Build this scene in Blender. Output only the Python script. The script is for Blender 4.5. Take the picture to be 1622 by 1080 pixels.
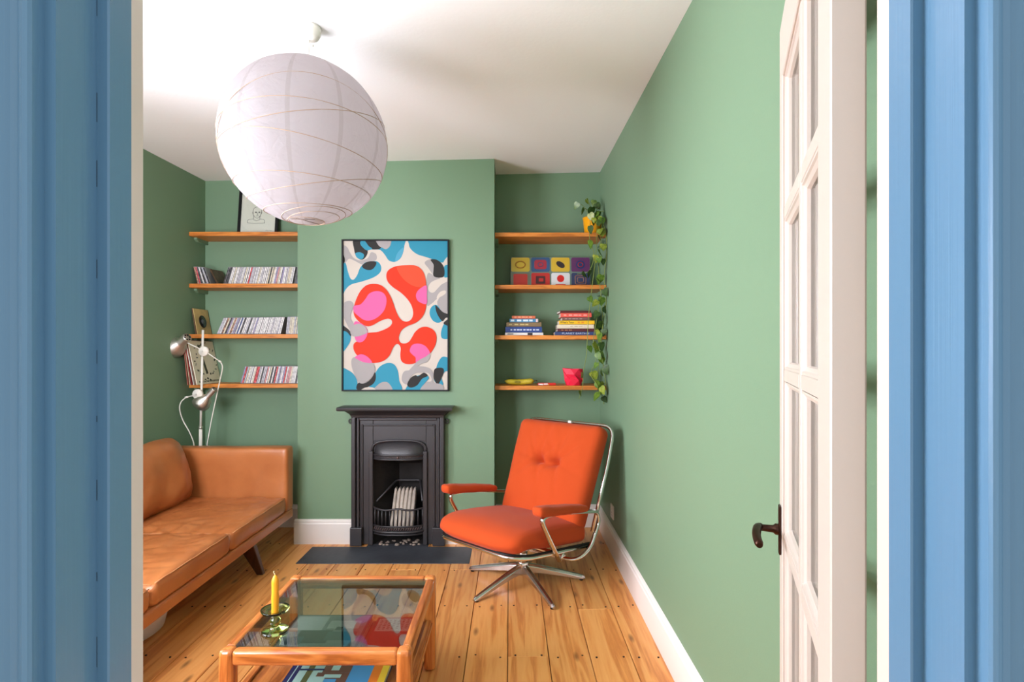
import bpy, bmesh, math, random
from mathutils import Vector, Matrix, noise, Euler
random.seed(11)
R = math.radians
SC = bpy.context.scene
COL = SC.collection
for o in list(bpy.data.objects):
    bpy.data.objects.remove(o, do_unlink=True)

# ---------------------------------------------------------------- camera
CAMH = 1.283
FPX = 861.0                      # focal length in pixels of the 1622 x 1080 frame
cam_d = bpy.data.cameras.new('camera')
cam = bpy.data.objects.new('camera', cam_d); COL.objects.link(cam)
cam.location = (0, 0, CAMH); cam.rotation_euler = (R(90), 0, 0)
cam_d.sensor_width = 36; cam_d.lens = 36*FPX/1622
cam_d.shift_x = 3/1622; cam_d.shift_y = 15/1622
cam_d.clip_start = .02
SC.camera = cam

def P(px, py, Y):
    """photo pixel + depth (metres) -> point"""
    return Vector(((px-808)/FPX*Y, Y, CAMH-(py-555)/FPX*Y))

# ---------------------------------------------------------------- light
world = bpy.data.worlds.new('world'); SC.world = world
world.use_nodes = True
bg = world.node_tree.nodes['Background']
bg.inputs[0].default_value = (.93, .97, 1.0, 1); bg.inputs[1].default_value = .56

def area(name, loc, rot, sx, sy, power, col):
    d = bpy.data.lights.new(name, 'AREA'); d.shape = 'RECTANGLE'; d.size = sx; d.size_y = sy
    d.energy = power; d.color = col
    o = bpy.data.objects.new(name, d); COL.objects.link(o); o.location = loc; o.rotation_euler = rot
    return o
# daylight: the bright outdoors beyond the window of the left wall
WY0, WY1, WZ0, WZ1 = .80, 2.15, .86, 2.12
area('window_daylight', (-4.0, 1.45, 1.45), (0, R(-90), 0), 3.4, 4.4, 720, (.955, .93, 1.09))
# added fill light behind a made-up window left of the doorway
NX0, NX1 = -2.15, -1.25
area('added_fill_light', ((NX0+NX1)/2, .40, (WZ0+WZ1)/2), (R(90), 0, 0), NX1-NX0+.1, WZ1-WZ0+.1, 64, (.955, .93, 1.09))

SC.view_settings.view_transform = 'Standard'; SC.view_settings.look = 'None'
SC.view_settings.gamma = 1; SC.view_settings.use_curve_mapping = False
SC.view_settings.exposure = 1.08

# ---------------------------------------------------------------- materials
def lin(c):
    out = []
    for v in c:
        v /= 255
        out.append(v/12.92 if v <= .04045 else ((v+.055)/1.055)**2.4)
    return (*out, 1)
class NT:
    def __init__(s, name):
        s.m = bpy.data.materials.new(name); s.m.use_nodes = True
        s.t = s.m.node_tree; s.b = s.t.nodes['Principled BSDF']; s.out = s.t.nodes['Material Output']
    def n(s, typ, **kw):
        x = s.t.nodes.new(typ)
        for k, v in kw.items():
            if k.startswith('i_'):
                key = k[2:]; x.inputs[int(key) if key.isdigit() else key.replace('_', ' ')].default_value = v
            else: setattr(x, k, v)
        return x
    def l(s, a, b): s.t.links.new(a, b)
    def p(s, **kw):
        for k, v in kw.items(): s.b.inputs[k.replace('_', ' ')].default_value = v
MATS = {}
def plain(name, rgb, rough=.5, metal=0, bump=0, bscale=60, spec=.5, var=0, **kw):
    if name in MATS: return MATS[name]
    s = NT(name); s.p(Base_Color=lin(rgb), Roughness=rough, Metallic=metal)
    s.b.inputs['Specular IOR Level'].default_value = spec
    for k, v in kw.items(): s.b.inputs[k.replace('_', ' ')].default_value = v
    if bump or var:
        tc = s.n('ShaderNodeTexCoord'); nz = s.n('ShaderNodeTexNoise', i_Scale=bscale, i_Detail=4.0)
        s.l(tc.outputs['Object'], nz.inputs['Vector'])
        if bump:
            bp = s.n('ShaderNodeBump', i_Strength=bump, i_Distance=.01)
            s.l(nz.outputs['Fac'], bp.inputs['Height']); s.l(bp.outputs[0], s.b.inputs['Normal'])
        if var:
            n2 = s.n('ShaderNodeTexNoise', i_Scale=bscale*.15, i_Detail=5.0)
            s.l(tc.outputs['Object'], n2.inputs['Vector'])
            mx = s.n('ShaderNodeMix', data_type='RGBA')
            mr = s.n('ShaderNodeMapRange'); mr.inputs[1].default_value = .35; mr.inputs[2].default_value = .68
            s.l(n2.outputs['Fac'], mr.inputs[0]); s.l(mr.outputs[0], mx.inputs[0])
            mx.inputs[6].default_value = lin(rgb); mx.inputs[7].default_value = lin([v*(1-var) for v in rgb])
            s.l(mx.outputs[2], s.b.inputs['Base Color'])
    MATS[name] = s.m
    return s.m
def wood(name, light, mid, dark, scale=(14, 1.2, 14), rough=.35, knots=True, vary=.25, bump=.12, coat=0):
    s = NT(name); tc = s.n('ShaderNodeTexCoord'); oi = s.n('ShaderNodeObjectInfo')
    off = s.n('ShaderNodeVectorMath', operation='SCALE'); cmb = s.n('ShaderNodeCombineXYZ')
    for i in range(3): s.l(oi.outputs['Random'], cmb.inputs[i])
    s.l(cmb.outputs[0], off.inputs[0]); off.inputs['Scale'].default_value = 37.0
    add = s.n('ShaderNodeVectorMath', operation='ADD')
    s.l(tc.outputs['Object'], add.inputs[0]); s.l(off.outputs[0], add.inputs[1])
    mp = s.n('ShaderNodeMapping'); mp.inputs['Scale'].default_value = scale; s.l(add.outputs[0], mp.inputs[0])
    nz = s.n('ShaderNodeTexNoise', i_Scale=1.0, i_Detail=3.0, i_Distortion=.6); s.l(mp.outputs[0], nz.inputs['Vector'])
    ml = s.n('ShaderNodeMath', operation='MULTIPLY'); ml.inputs[1].default_value = 22; s.l(nz.outputs['Fac'], ml.inputs[0])
    sn = s.n('ShaderNodeMath', operation='SINE'); s.l(ml.outputs[0], sn.inputs[0])
    fine = s.n('ShaderNodeTexNoise', i_Scale=7.0, i_Detail=6.0, i_Roughness=.7); s.l(mp.outputs[0], fine.inputs['Vector'])
    mr = s.n('ShaderNodeMath', operation='MULTIPLY_ADD'); mr.inputs[1].default_value = .22; mr.inputs[2].default_value = .30
    s.l(sn.outputs[0], mr.inputs[0])
    ad = s.n('ShaderNodeMath', operation='MULTIPLY_ADD'); ad.inputs[1].default_value = .55; s.l(fine.outputs['Fac'], ad.inputs[0]); s.l(mr.outputs[0], ad.inputs[2])
    cr = s.n('ShaderNodeValToRGB'); s.l(ad.outputs[0], cr.inputs[0])
    e = cr.color_ramp.elements; e[0].position = .25; e[0].color = lin(light); e[1].position = .95; e[1].color = lin(dark)
    k = e.new(.62); k.color = lin(mid)
    col = cr.outputs[0]
    if knots:
        mp2 = s.n('ShaderNodeMapping'); mp2.inputs['Scale'].default_value = (5, 1.7, 5); s.l(add.outputs[0], mp2.inputs[0])
        vo = s.n('ShaderNodeTexVoronoi', i_Scale=1.0); vo.voronoi_dimensions = '2D'; s.l(mp2.outputs[0], vo.inputs['Vector'])
        kr = s.n('ShaderNodeMapRange'); kr.inputs[1].default_value = .015; kr.inputs[2].default_value = .075
        kr.inputs[3].default_value = .75; kr.inputs[4].default_value = 0; s.l(vo.outputs['Distance'], kr.inputs[0])
        mk = s.n('ShaderNodeMix', data_type='RGBA'); s.l(kr.outputs[0], mk.inputs[0]); s.l(col, mk.inputs[6])
        mk.inputs[7].default_value = lin([v*.62 for v in dark]); col = mk.outputs[2]
    hv = s.n('ShaderNodeHueSaturation'); s.l(col, hv.inputs['Color'])
    vr = s.n('ShaderNodeMapRange'); vr.inputs[3].default_value = 1-vary; vr.inputs[4].default_value = 1+vary*.6
    s.l(oi.outputs['Random'], vr.inputs[0]); s.l(vr.outputs[0], hv.inputs['Value'])
    s.l(hv.outputs[0], s.b.inputs['Base Color']); s.p(Roughness=rough)
    s.b.inputs['Coat Weight'].default_value = coat; s.b.inputs['Coat Roughness'].default_value = .2
    bp = s.n('ShaderNodeBump', i_Strength=bump, i_Distance=.004); s.l(ad.outputs[0], bp.inputs['Height']); s.l(bp.outputs[0], s.b.inputs['Normal'])
    MATS[name] = s.m
    return s.m

M_WALL = plain('green_emulsion', (117, 145, 115), .55, bump=.05, bscale=220, spec=.35)
M_CEIL = plain('white_ceiling_paint', (251, 249, 248), .8, bump=.06, bscale=60)
M_CREAM = plain('cream_gloss_paint', (208, 194, 182), .35, bump=.03, bscale=80)
M_SKIRT = plain('white_skirting_paint', (236, 228, 220), .4)
M_GREENB = plain('green_batten_paint', (117, 145, 115), .5)
M_SUB = plain('dark_subfloor', (38, 24, 14), .9)
M_IRON = plain('black_cast_iron', (44, 41, 43), .42, bump=.08, bscale=180, spec=.6)
M_SOOT = plain('sooty_fireback', (40, 35, 32), .85, bump=.2, bscale=40, var=.4)
M_CLAY = plain('pale_fire_clay', (205, 192, 178), .9, bump=.3, bscale=50, var=.35)
M_SLATE = plain('black_slate', (66, 69, 76), .55, bump=.15, bscale=30, var=.25)
M_CHROME = plain('chrome', (215, 213, 208), .13, metal=1)
M_ALU = plain('brushed_aluminium', (216, 208, 198), .42, metal=1)
M_ALU2 = plain('polished_steel_base', (196, 192, 188), .24, metal=1)
M_WHITEP = plain('white_enamel', (232, 226, 214), .35)
M_BLACK = plain('black_plastic', (16, 16, 17), .5, spec=.25)
M_BRONZE = plain('dark_bronze', (66, 40, 30), .35, metal=.8)
M_TEAK = wood('teak', (198, 122, 60), (176, 98, 42), (128, 64, 26), (30, 3, 30), .3, False, .08, .05, .3)
M_TEAKX = wood('teak_cross', (214, 132, 66), (190, 106, 46), (140, 70, 28), (3, 30, 30), .3, False, .08, .05, .3)
M_TEAKZ = wood('teak_upright', (214, 132, 66), (190, 106, 46), (140, 70, 28), (30, 30, 3), .3, False, .08, .05, .3)
M_SHELF = wood('oiled_pine_shelf', (218, 138, 60), (205, 122, 46), (165, 88, 30), (3, 30, 30), .4, False, .06, .06)
M_PLANK = wood('pine_floorboard', (242, 176, 104), (232, 156, 84), (196, 114, 54), (16, 1.1, 16), .38, True, .16, .15)
M_DARKLEG = wood('dark_walnut_leg', (86, 48, 28), (70, 38, 22), (45, 24, 14), (30, 30, 4), .35, False, .05, .05)

def blue_paint():
    s = NT('blue_gloss_paint'); tc = s.n('ShaderNodeTexCoord'); mp = s.n('ShaderNodeMapping')
    mp.inputs['Scale'].default_value = (260, 260, 3); s.l(tc.outputs['Object'], mp.inputs[0])
    nz = s.n('ShaderNodeTexNoise', i_Scale=1.0, i_Detail=3.0); s.l(mp.outputs[0], nz.inputs['Vector'])
    n2 = s.n('ShaderNodeTexNoise', i_Scale=14.0, i_Detail=3.0); s.l(tc.outputs['Object'], n2.inputs['Vector'])
    ad = s.n('ShaderNodeMath', operation='MULTIPLY_ADD'); ad.inputs[1].default_value = .5
    s.l(nz.outputs['Fac'], ad.inputs[0]); s.l(n2.outputs['Fac'], ad.inputs[2])
    bp = s.n('ShaderNodeBump', i_Strength=.16, i_Distance=.004); s.l(ad.outputs[0], bp.inputs['Height']); s.l(bp.outputs[0], s.b.inputs['Normal'])
    s.p(Base_Color=lin((88, 126, 153)), Roughness=.28)
    return s.m
M_BLUE = blue_paint()

def leather():
    s = NT('tan_leather'); tc = s.n('ShaderNodeTexCoord')
    nz = s.n('ShaderNodeTexNoise', i_Scale=5.0, i_Detail=6.0); s.l(tc.outputs['Object'], nz.inputs['Vector'])
    cr = s.n('ShaderNodeValToRGB'); e = cr.color_ramp.elements
    e[0].position = .3; e[0].color = lin((168, 97, 50)); e[1].position = .7; e[1].color = lin((190, 118, 66))
    s.l(nz.outputs['Fac'], cr.inputs[0]); s.l(cr.outputs[0], s.b.inputs['Base Color'])
    vo = s.n('ShaderNodeTexVoronoi', i_Scale=420.0); s.l(tc.outputs['Object'], vo.inputs['Vector'])
    bp = s.n('ShaderNodeBump', i_Strength=.08, i_Distance=.003); s.l(vo.outputs['Distance'], bp.inputs['Height']); s.l(bp.outputs[0], s.b.inputs['Normal'])
    s.p(Roughness=.3)
    return s.m
M_LEATH = leather()
def fabric(name, rgb):
    s = NT(name); tc = s.n('ShaderNodeTexCoord')
    nz = s.n('ShaderNodeTexNoise', i_Scale=700.0, i_Detail=2.0); s.l(tc.outputs['Object'], nz.inputs['Vector'])
    bp = s.n('ShaderNodeBump', i_Strength=.25, i_Distance=.002); s.l(nz.outputs['Fac'], bp.inputs['Height']); s.l(bp.outputs[0], s.b.inputs['Normal'])
    s.p(Base_Color=lin(rgb), Roughness=.9); s.b.inputs['Sheen Weight'].default_value = .06; s.b.inputs['Specular IOR Level'].default_value = .2
    return s.m
M_ORANGE = fabric('orange_wool', (186, 70, 26))
def paper():
    s = NT('white_lantern_paper'); tc = s.n('ShaderNodeTexCoord')
    vo = s.n('ShaderNodeTexVoronoi', i_Scale=9.0, feature='F1'); s.l(tc.outputs['Object'], vo.inputs['Vector'])
    nz = s.n('ShaderNodeTexNoise', i_Scale=11.0, i_Detail=7.0, i_Distortion=1.5); s.l(tc.outputs['Object'], nz.inputs['Vector'])
    ad = s.n('ShaderNodeMath', operation='ADD'); s.l(vo.outputs['Distance'], ad.inputs[0]); s.l(nz.outputs['Fac'], ad.inputs[1])
    bp = s.n('ShaderNodeBump', i_Strength=.6, i_Distance=.014); s.l(ad.outputs[0], bp.inputs['Height'])
    gr = s.n('ShaderNodeTexGradient', gradient_type='RADIAL'); s.l(tc.outputs['Object'], gr.inputs[0])
    gm_ = s.n('ShaderNodeMath', operation='MULTIPLY'); gm_.inputs[1].default_value = 11; s.l(gr.outputs['Fac'], gm_.inputs[0])
    fc = s.n('ShaderNodeMath', operation='FRACT'); s.l(gm_.outputs[0], fc.inputs[0])
    lt = s.n('ShaderNodeMath', operation='LESS_THAN'); lt.inputs[1].default_value = .09; s.l(fc.outputs[0], lt.inputs[0])   # pasted overlap of the paper strips
    def tone(c0, c1):
        m_ = s.n('ShaderNodeMix', data_type='RGBA'); s.l(lt.outputs[0], m_.inputs[0]); m_.inputs[6].default_value = lin(c0); m_.inputs[7].default_value = lin(c1); return m_.outputs[2]
    d = s.n('ShaderNodeBsdfDiffuse'); s.l(tone((158, 154, 155), (158, 153, 152)), d.inputs[0]); tr = s.n('ShaderNodeBsdfTranslucent'); s.l(tone((226, 219, 219), (210, 202, 201)), tr.inputs[0])
    s.l(bp.outputs[0], d.inputs['Normal']); s.l(bp.outputs[0], tr.inputs['Normal'])
    mx = s.n('ShaderNodeMixShader'); mx.inputs[0].default_value = .55; s.l(d.outputs[0], mx.inputs[1]); s.l(tr.outputs[0], mx.inputs[2]); s.l(mx.outputs[0], s.out.inputs[0])
    return s.m
M_PAPER = paper()
def thin_glass(name, tint, f0=.04, rough=0.0):
    s = NT(name); tr = s.n('ShaderNodeBsdfTransparent'); tr.inputs[0].default_value = (*tint, 1)
    gl = s.n('ShaderNodeBsdfGlossy'); gl.inputs['Roughness'].default_value = rough
    lw_ = s.n('ShaderNodeLayerWeight'); lw_.inputs[0].default_value = .5
    pw = s.n('ShaderNodeMath', operation='POWER'); pw.inputs[1].default_value = 5; s.l(lw_.outputs['Facing'], pw.inputs[0])
    ma = s.n('ShaderNodeMath', operation='MULTIPLY_ADD'); ma.inputs[1].default_value = 1-f0; ma.inputs[2].default_value = f0; s.l(pw.outputs[0], ma.inputs[0])
    mx = s.n('ShaderNodeMixShader'); s.l(ma.outputs[0], mx.inputs[0]); s.l(tr.outputs[0], mx.inputs[1]); s.l(gl.outputs[0], mx.inputs[2]); s.l(mx.outputs[0], s.out.inputs[0])
    return s.m
M_PANE = thin_glass('clear_pane_glass', (.97, .985, .97), .035)
M_SMOKE = thin_glass('smoked_table_glass', (.62, .69, .66), .17)
M_GREENGLASS = plain('green_bottle_glass', (196, 216, 128), .03, **{'Transmission_Weight': 1.0})
M_WAX = plain('yellow_beeswax', (240, 165, 35), .45, **{'Subsurface_Weight': .15})

# ---------------------------------------------------------------- mesh helpers
def nb(): return bmesh.new()
def box(bm, x0, x1, y0, y1, z0, z1, bev=0, seg=2, mi=0):
    n0 = len(bm.verts)
    vs = [bm.verts.new(p) for p in ((x0,y0,z0),(x1,y0,z0),(x1,y1,z0),(x0,y1,z0),(x0,y0,z1),(x1,y0,z1),(x1,y1,z1),(x0,y1,z1))]
    fs = [bm.faces.new([vs[i] for i in f]) for f in ((3,2,1,0),(4,5,6,7),(0,1,5,4),(1,2,6,5),(2,3,7,6),(3,0,4,7))]
    for f in fs: f.material_index = mi
    if bev:
        es = list({e for f in fs for e in f.edges})
        bmesh.ops.bevel(bm, geom=es, offset=bev, segments=seg, affect='EDGES', profile=.5, material=-1)
    return fs
def tube(bm, pts, rad, seg=10, closed=False, mi=0, flat=1.0):
    pts = [Vector(p) for p in pts]; n = len(pts)
    rads = rad if isinstance(rad, (list, tuple)) else [rad]*n
    tans = []
    for i in range(n):
        a = pts[(i-1) % n] if (closed or i > 0) else pts[0]
        b = pts[(i+1) % n] if (closed or i < n-1) else pts[-1]
        tans.append((b-a).normalized())
    up = Vector((0, 0, 1)) if abs(tans[0].z) < .9 else Vector((1, 0, 0))
    nrm = (up - tans[0]*up.dot(tans[0])).normalized()
    rings = []
    for i in range(n):
        if i: nrm = (nrm - tans[i]*nrm.dot(tans[i])).normalized()
        bi = tans[i].cross(nrm)
        rings.append([bm.verts.new(pts[i]+(nrm*math.cos(2*math.pi*k/seg)*flat+bi*math.sin(2*math.pi*k/seg))*rads[i]) for k in range(seg)])
    for i in range(n if closed else n-1):
        a, b = rings[i], rings[(i+1) % n]
        for k in range(seg):
            f = bm.faces.new((a[k], a[(k+1) % seg], b[(k+1) % seg], b[k])); f.smooth = True; f.material_index = mi
    if not closed:
        for r_, rev in ((rings[0], True), (rings[-1], False)):
            f = bm.faces.new(list(reversed(r_)) if rev else r_); f.material_index = mi
def spline(ctrl, n=8, closed=False):
    c = [Vector(p) for p in ctrl]; m = len(c); out = []
    for i in range(m if closed else m-1):
        p0 = c[(i-1) % m] if (closed or i > 0) else c[0]*2-c[1]
        p1 = c[i]; p2 = c[(i+1) % m]
        p3 = c[(i+2) % m] if (closed or i < m-2) else c[-1]*2-c[-2]
        for k in range(n):
            t = k/n
            out.append(.5*((2*p1)+(p2-p0)*t+(2*p0-5*p1+4*p2-p3)*t*t+(3*p1-p0-3*p2+p3)*t**3))
    if not closed: out.append(c[-1])
    return out
def round_path(pts, r, n=5):
    """polyline with corners rounded by radius r"""
    pts = [Vector(p) for p in pts]; out = [pts[0]]
    for i in range(1, len(pts)-1):
        a = (pts[i-1]-pts[i]); b = (pts[i+1]-pts[i]); d = min(r, a.length*.48, b.length*.48)
        A = pts[i]+a.normalized()*d; B = pts[i]+b.normalized()*d
        for k in range(n+1):
            t = k/n; out.append(A*(1-t)**2+pts[i]*2*t*(1-t)+B*t*t)
    out.append(pts[-1]); return out
def lathe(bm, prof, seg=32, c=(0,0,0), axis=None, mi=0, smooth=True):
    """prof: (radius, height) pairs; axis: direction of height"""
    c = Vector(c); q = Matrix.Identity(3)
    if axis is not None: q = Vector((0,0,1)).rotation_difference(Vector(axis).normalized()).to_matrix()
    rings = []
    for r_, h in prof:
        if r_ < 1e-6: rings.append([bm.verts.new(c+q@Vector((0,0,h)))])
        else: rings.append([bm.verts.new(c+q@Vector((r_*math.cos(2*math.pi*k/seg), r_*math.sin(2*math.pi*k/seg), h))) for k in range(seg)])
    for a, b in zip(rings, rings[1:]):
        for k in range(seg):
            k2 = (k+1) % seg
            if len(a) == 1 and len(b) == 1: continue
            if len(a) == 1: vs = (a[0], b[k2], b[k])
            elif len(b) == 1: vs = (a[k], a[k2], b[0])
            else: vs = (a[k], a[k2], b[k2], b[k])
            f = bm.faces.new(vs); f.smooth = smooth; f.material_index = mi
def prism(bm, poly, y0, y1, mi=0):
    """poly in (x,z), extruded along y"""
    a = [bm.verts.new((x, y0, z)) for x, z in poly]; b = [bm.verts.new((x, y1, z)) for x, z in poly]
    n = len(poly)
    bm.faces.new(a).material_index = mi; bm.faces.new(list(reversed(b))).material_index = mi
    for i in range(n):
        bm.faces.new((a[i], b[i], b[(i+1) % n], a[(i+1) % n])).material_index = mi
def extrude_z(bm, poly, z0, z1, mi=0):
    a = [bm.verts.new((x, y, z0)) for x, y in poly]; b = [bm.verts.new((x, y, z1)) for x, y in poly]
    n = len(poly)
    bm.faces.new(list(reversed(a))).material_index = mi; bm.faces.new(b).material_index = mi
    for i in range(n):
        bm.faces.new((a[i], a[(i+1) % n], b[(i+1) % n], b[i])).material_index = mi
def rcushion(bm, hx, hy, hz, r, N=(22, 22, 8), warp=None, mi=0):
    """soft rounded box, half sizes hx hy hz, edge radius r, warped by warp(Vector)->Vector"""
    def ts(n): return [math.sin((-1+2*i/n)*math.pi/2) for i in range(n+1)]
    cache = {}
    def vert(a, b, c):
        key = (round(a, 5), round(b, 5), round(c, 5))
        if key in cache: return cache[key]
        p = Vector((a*hx, b*hy, c*hz))
        q = Vector((max(-hx+r, min(hx-r, p.x)), max(-hy+r, min(hy-r, p.y)), max(-hz+min(r,hz*.98), min(hz-min(r,hz*.98), p.z))))
        d = p-q
        if d.length > 1e-9:
            rr = Vector((r, r, min(r, hz*.98)))
            d = d.normalized(); p = q+Vector((d.x*rr.x, d.y*rr.y, d.z*rr.z))
        if warp: p = warp(p)
        v = bm.verts.new(p); cache[key] = v
        return v
    X, Y, Z = ts(N[0]), ts(N[1]), ts(N[2])
    def face(vs):
        try:
            f = bm.faces.new(vs); f.smooth = True; f.material_index = mi
        except ValueError: pass
    for s in (-1, 1):
        for i in range(N[0]):
            for j in range(N[1]):
                v = [vert(X[i], Y[j], s), vert(X[i+1], Y[j], s), vert(X[i+1], Y[j+1], s), vert(X[i], Y[j+1], s)]
                face(v if s > 0 else v[::-1])
            for k in range(N[2]):
                v = [vert(X[i], s, Z[k]), vert(X[i+1], s, Z[k]), vert(X[i+1], s, Z[k+1]), vert(X[i], s, Z[k+1])]
                face(v if s < 0 else v[::-1])
        for j in range(N[1]):
            for k in range(N[2]):
                v = [vert(s, Y[j], Z[k]), vert(s, Y[j+1], Z[k]), vert(s, Y[j+1], Z[k+1]), vert(s, Y[j], Z[k+1])]
                face(v if s > 0 else v[::-1])

def mesh_of(bm, name, mats, smooth=False, fix=True):
    if fix: bmesh.ops.recalc_face_normals(bm, faces=bm.faces[:])
    if smooth:
        for f in bm.faces: f.smooth = True
    me = bpy.data.meshes.new(name); bm.to_mesh(me); bm.free()
    for m in (mats if isinstance(mats, (list, tuple)) else [mats]): me.materials.append(m)
    return me
def link(name, me, parent=None):
    o = bpy.data.objects.new(name, me); COL.objects.link(o)
    if parent is not None: o.parent = parent
    return o
def tag(o, label=None, cat=None, group=None, kind=None):
    if label: o['label'] = label
    if cat: o['category'] = cat
    if group: o['group'] = group
    if kind: o['kind'] = kind
    return o
def empty(name, loc=(0,0,0), rz=0, label=None, cat=None, group=None, kind=None):
    o = bpy.data.objects.new(name, None); COL.objects.link(o); o.location = loc; o.rotation_euler = (0,0,rz)
    o.empty_display_size = .05
    return tag(o, label, cat, group, kind)
def wpos(o):
    v = Vector((0,0,0)); x = o
    while x is not None: v += Vector(x.location); x = x.parent
    return v
def part(name, bm, mats, parent, world=True, smooth=False, label=None, fix=True, kind=None):
    """child mesh. world=True: bm is in world coordinates (parent unrotated)"""
    if world: bmesh.ops.translate(bm, verts=bm.verts[:], vec=-wpos(parent))
    o = link(name, mesh_of(bm, name, mats, smooth, fix), parent)
    return tag(o, label, kind=kind)
def solo(name, bm, mats, label, cat=None, group=None, kind=None, smooth=False, fix=True):
    """top-level single mesh; bm in world coordinates, origin moved to its base"""
    xs = [v.co.x for v in bm.verts]; ys = [v.co.y for v in bm.verts]; zs = [v.co.z for v in bm.verts]
    c = Vector(((min(xs)+max(xs))/2, (min(ys)+max(ys))/2, min(zs)))
    bmesh.ops.translate(bm, verts=bm.verts[:], vec=-c)
    o = link(name, mesh_of(bm, name, mats, smooth, fix)); o.location = c
    return tag(o, label, cat, group, kind)
def struct(name, bm, mats, label=None, parent=None, smooth=False):
    if parent is not None: return part(name, bm, mats, parent, smooth=smooth)
    return tag(link(name, mesh_of(bm, name, mats, smooth)), label, None, None, 'structure')
def text_part(body, size, mat, parent, mtx, name='lettering', ext=.0003, width=None):
    cu = bpy.data.curves.new(name, 'FONT'); cu.body = body; cu.size = size; cu.extrude = ext
    cu.align_x = 'CENTER'; cu.align_y = 'CENTER'
    t = bpy.data.objects.new(name, cu); COL.objects.link(t)
    dg = bpy.context.evaluated_depsgraph_get()
    me = bpy.data.meshes.new_from_object(t.evaluated_get(dg)); bpy.data.objects.remove(t)
    if width:
        xs = [v.co.x for v in me.vertices]; k = width/(max(xs)-min(xs))
        for v in me.vertices: v.co.x *= k
    me.transform(mtx); me.materials.clear(); me.materials.append(mat)
    return link(name, me, parent)

# ================================================================ SETTING
XL, XR = -2.22, .655
YN, YF, YB = .585, 3.615, 3.96
CX0, CX1 = -1.413, -.105          # chimney breast
def ceil_z(x, y): return 2.581+.0225*(x-.64)+.02*(y-3.95)
TOP = 2.75
# floor: dark base with individual boards
bm = nb(); box(bm, XL-.1, XR+.1, -.9, YB+.1, -.12, -.022)
floor = struct('floor', bm, M_SUB, 'sanded orange pine floorboards with dark knots and nail holes')
PW = .1728; nail = nb()
kx = -13
while True:
    x0 = -.01+kx*PW; x1 = x0+PW; kx += 1
    if x0 > XR: break
    a = max(x0, XL)+.0016; b = min(x1, XR)-.0016
    if b-a < .02: continue
    joints = sorted(random.sample([.95, 1.37, 1.83, 2.28, 2.73, 3.18, 3.55], 1)) if kx % 2 else []
    if abs(x0-.334) < .02: joints = [2.70]
    ys = [-.85]+joints+[YB]
    for y0, y1 in zip(ys, ys[1:]):
        bm = nb(); z = random.uniform(-.0012, .0012)
        box(bm, a, b, y0+.001, y1-.001, -.022, z, .0015, 1)
        bmesh.ops.translate(bm, verts=bm.verts[:], vec=(-(a+b)/2, -y0, 0))
        o = link('floorboard', mesh_of(bm, 'floorboard', M_PLANK), floor); o.location = ((a+b)/2, y0, 0)
    for yy in (.93, 1.38, 1.83, 2.28, 2.73, 3.18, 3.62):
        for xx in (a+.03, b-.03):
            lathe(nail, [(.0045, -.003), (.0045, .0018), (0, .0018)], 7, (xx+random.uniform(-.006,.006), yy+random.uniform(-.012,.012), 0))
part('nail_heads', nail, plain('rusty_nail', (60, 32, 18), .7), floor, kind='stuff')

bm = nb()
c = [(XL-.1, YN-.1), (XR+.1, YN-.1), (XR+.1, YB+.1), (XL-.1, YB+.1)]
lo = [bm.verts.new((x, y, ceil_z(x, y))) for x, y in c]; hi = [bm.verts.new((x, y, TOP+.1)) for x, y in c]
bm.faces.new(lo[::-1]); bm.faces.new(hi)
for i in range(4): bm.faces.new((lo[i], lo[(i+1) % 4], hi[(i+1) % 4], hi[i]))
struct('ceiling', bm, M_CEIL, 'plain white painted ceiling')
bm = nb(); box(bm, XL-.1, XR+.1, YB, YB+.1, -.02, TOP); struct('wall_back', bm, M_WALL, 'sage green painted back wall of the two alcoves')
bm = nb(); box(bm, XR, XR+.1, YN-.1, YB, -.02, TOP); struct('wall_right', bm, M_WALL, 'long sage green painted side wall')
bm = nb()
box(bm, XL-.1, XL, YN-.1, WY0, -.02, TOP); box(bm, XL-.1, XL, WY1, YB, -.02, TOP)
box(bm, XL-.1, XL, WY0, WY1, -.02, WZ0); box(bm, XL-.1, XL, WY0, WY1, WZ1, TOP)
struct('wall_left', bm, M_WALL, 'sage green painted wall behind the sofa')
bm = nb(); box(bm, XL-.1, XL, -.9, YN-.1, -.02, TOP); struct('wall_hall_blocker', bm, M_CEIL, 'unseen white hall wall outside the doorway, added to block stray daylight')  # added out of view to keep the left daylight out of the hall
# chimney breast with fire opening
FX = -.737
bm = nb()
box(bm, CX0, FX-.21, YF, YB, -.02, TOP); box(bm, FX+.21, CX1, YF, YB, -.02, TOP)
box(bm, FX-.21, FX+.21, YF, YB, .62, TOP); box(bm, FX-.21, FX+.21, YB-.03, YB, -.02, .62)
struct('wall_chimney_breast', bm, M_WALL, 'sage green chimney breast standing out between two shelved alcoves')
# near wall with the doorway
JX = .407
bm = nb()
HALL = .487
box(bm, XL, NX0, HALL+.004, YN-.012, -.02, TOP); box(bm, NX1, -JX-.01, HALL+.004, YN-.012, -.02, TOP)
box(bm, NX0, NX1, HALL+.004, YN-.012, -.02, WZ0); box(bm, NX0, NX1, HALL+.004, YN-.012, WZ1, TOP); box(bm, JX+.01, XR, HALL+.004, YN-.012, -.02, TOP); box(bm, -JX-.01, JX+.01, HALL+.004, YN-.012, 2.03, TOP)
struct('wall_near', bm, M_WALL, 'wall with the doorway to the hall')
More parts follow.
